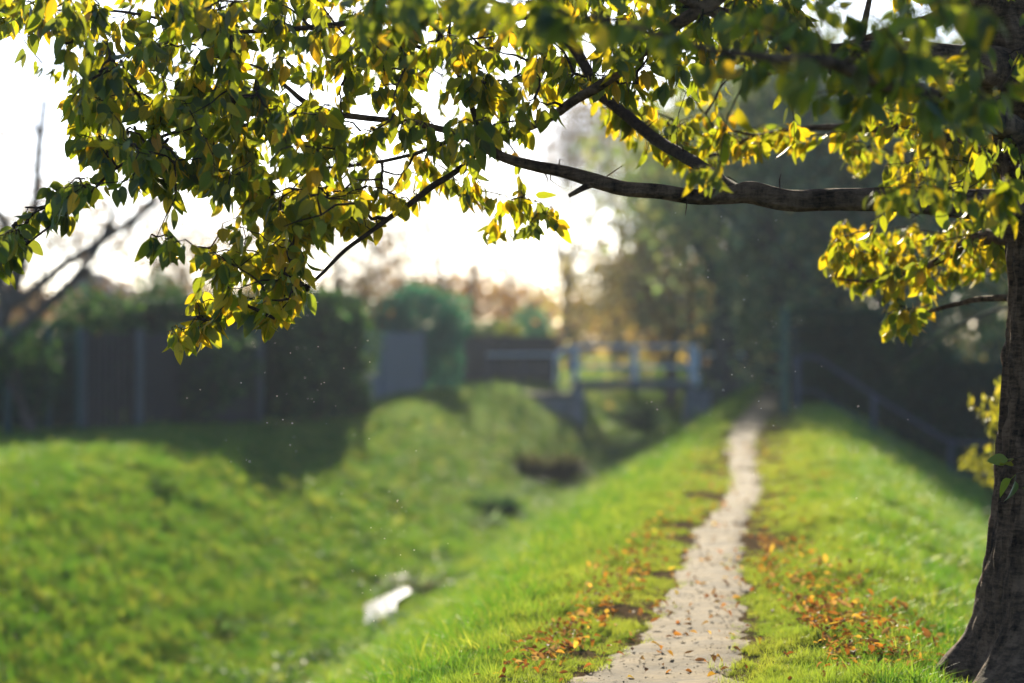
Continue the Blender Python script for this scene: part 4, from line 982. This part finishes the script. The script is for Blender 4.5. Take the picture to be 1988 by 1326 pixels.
# midges drifting in the air
b = MB()
for k in range(150):
    px, py = random.choice([(random.gauss(560, 90), random.gauss(740, 90)), (random.gauss(770, 60), random.gauss(1060, 90)), (random.gauss(1450, 140), random.gauss(620, 160))])
    p = P(px, py, random.uniform(7.5, 14)); s = random.uniform(.0018, .004)
    b.add(oct_*s*[1, 1, .6]+p, [(0, 1, 4), (1, 2, 4), (2, 3, 4), (3, 0, 4), (1, 0, 5), (2, 1, 5), (3, 2, 5), (0, 3, 5)])
m, nt = mat('insect_wing'); p = nd(nt, 'ShaderNodeBsdfPrincipled'); p.inputs['Base Color'].default_value = (.9, .85, .75, 1)
t = nd(nt, 'ShaderNodeBsdfTranslucent'); t.inputs[0].default_value = (1, .95, .8, 1); mx = nd(nt, 'ShaderNodeMixShader'); mx.inputs[0].default_value = .7
lk(nt, p.outputs[0], mx.inputs[1]); lk(nt, t.outputs[0], mx.inputs[2]); o_ = nd(nt, 'ShaderNodeOutputMaterial'); lk(nt, mx.outputs[0], o_.inputs[0])
tag(b.build('midges', m, None), 'tiny sunlit midges drifting in the air', kind='stuff')
# distant wood that closes the view
n = 26000; X = rng.uniform(-90, 110, n); Y = rng.uniform(170, 215, n)
hh = 5+2.2*np.array([noise.noise(Vector((a*.08, b_*.05, 1))) for a, b_ in zip(X, Y)])+1.2*np.array([noise.noise(Vector((a*.4, b_*.2, 4))) for a, b_ in zip(X, Y)])
hh = hh+np.where(X > 14, 4, 0)
p = np.stack([X, Y, rng.random(n)**.7*hh], 1)
V, F, C, U = scatter(CARDS, p, rng.normal(0, 1, (n, 3)), rng.normal(0, 1, (n, 3)), rng.uniform(.6, 1.5, n)*.7, palette(BR+OR+MG, n, .25))
tag(bulk('far_wood', V, F, M['bgleaf'], None, C, U), 'distant autumn wood closing the view', kind='stuff')

# ------------------------------------------------------------------ haze
HAZE = .0005
if HAZE:
    b = MB(); b.box((30, 250, 9), (900, 700, 24)); m, nt = mat('haze_air')
    v = nd(nt, 'ShaderNodeVolumePrincipled'); v.inputs['Color'].default_value = (.8, .88, 1, 1); v.inputs['Density'].default_value = HAZE; v.inputs['Anisotropy'].default_value = .2
    o_ = nd(nt, 'ShaderNodeOutputMaterial'); lk(nt, v.outputs[0], o_.inputs['Volume'])
    tag(b.build('haze', m, None), 'thin autumn haze in the air', kind='stuff')

# ------------------------------------------------------------------ light and camera
w = bpy.data.worlds.new('World'); SC.world = w; w.use_nodes = True
nt = w.node_tree; bg = nt.nodes['Background']; sky = nt.nodes.new('ShaderNodeTexSky'); sky.sky_type = 'NISHITA'; sky.sun_disc = False
sky.sun_elevation = R(SUN_EL); sky.sun_rotation = R(SUN_AZ); sky.dust_density = .25; sky.air_density = .5; sky.ozone_density = 2.0
nt.links.new(sky.outputs[0], bg.inputs[0]); bg.inputs[1].default_value = .11
sl = bpy.data.lights.new('sun', 'SUN'); sl.energy = 5; sl.angle = R(.5); sl.color = (1, .88, .66)
so = bpy.data.objects.new('sun', sl); COL.objects.link(so)
sd = Vector((math.sin(R(SUN_AZ))*math.cos(R(SUN_EL)), math.cos(R(SUN_AZ))*math.cos(R(SUN_EL)), math.sin(R(SUN_EL))))
so.rotation_euler = (-sd).to_track_quat('-Z', 'Y').to_euler(); so.location = (20, 40, 20)
cd_ = bpy.data.cameras.new('camera'); cam = bpy.data.objects.new('camera', cd_); COL.objects.link(cam); SC.camera = cam
cd_.lens = 85; cd_.sensor_width = 36; cd_.clip_end = 2000; cam.location = (0, 0, H)
cam.rotation_euler = (R(90)-math.atan((663-HY)/FP), 0, 0)
cd_.dof.use_dof = True; cd_.dof.focus_distance = 9.25; cd_.dof.aperture_fstop = 1.6; cd_.dof.aperture_blades = 0
SC.view_settings.view_transform = 'Standard'; SC.view_settings.look = 'None'; SC.view_settings.exposure = 1.48; SC.view_settings.gamma = 1
SC.cycles.use_denoising = True
SC.cycles.max_bounces = 8; SC.cycles.diffuse_bounces = 4; SC.cycles.transmission_bounces = 4; SC.cycles.volume_bounces = 0
SC.cycles.sample_clamp_indirect = 10
for o in ROOTS:
    if '_o' in o: del o['_o']
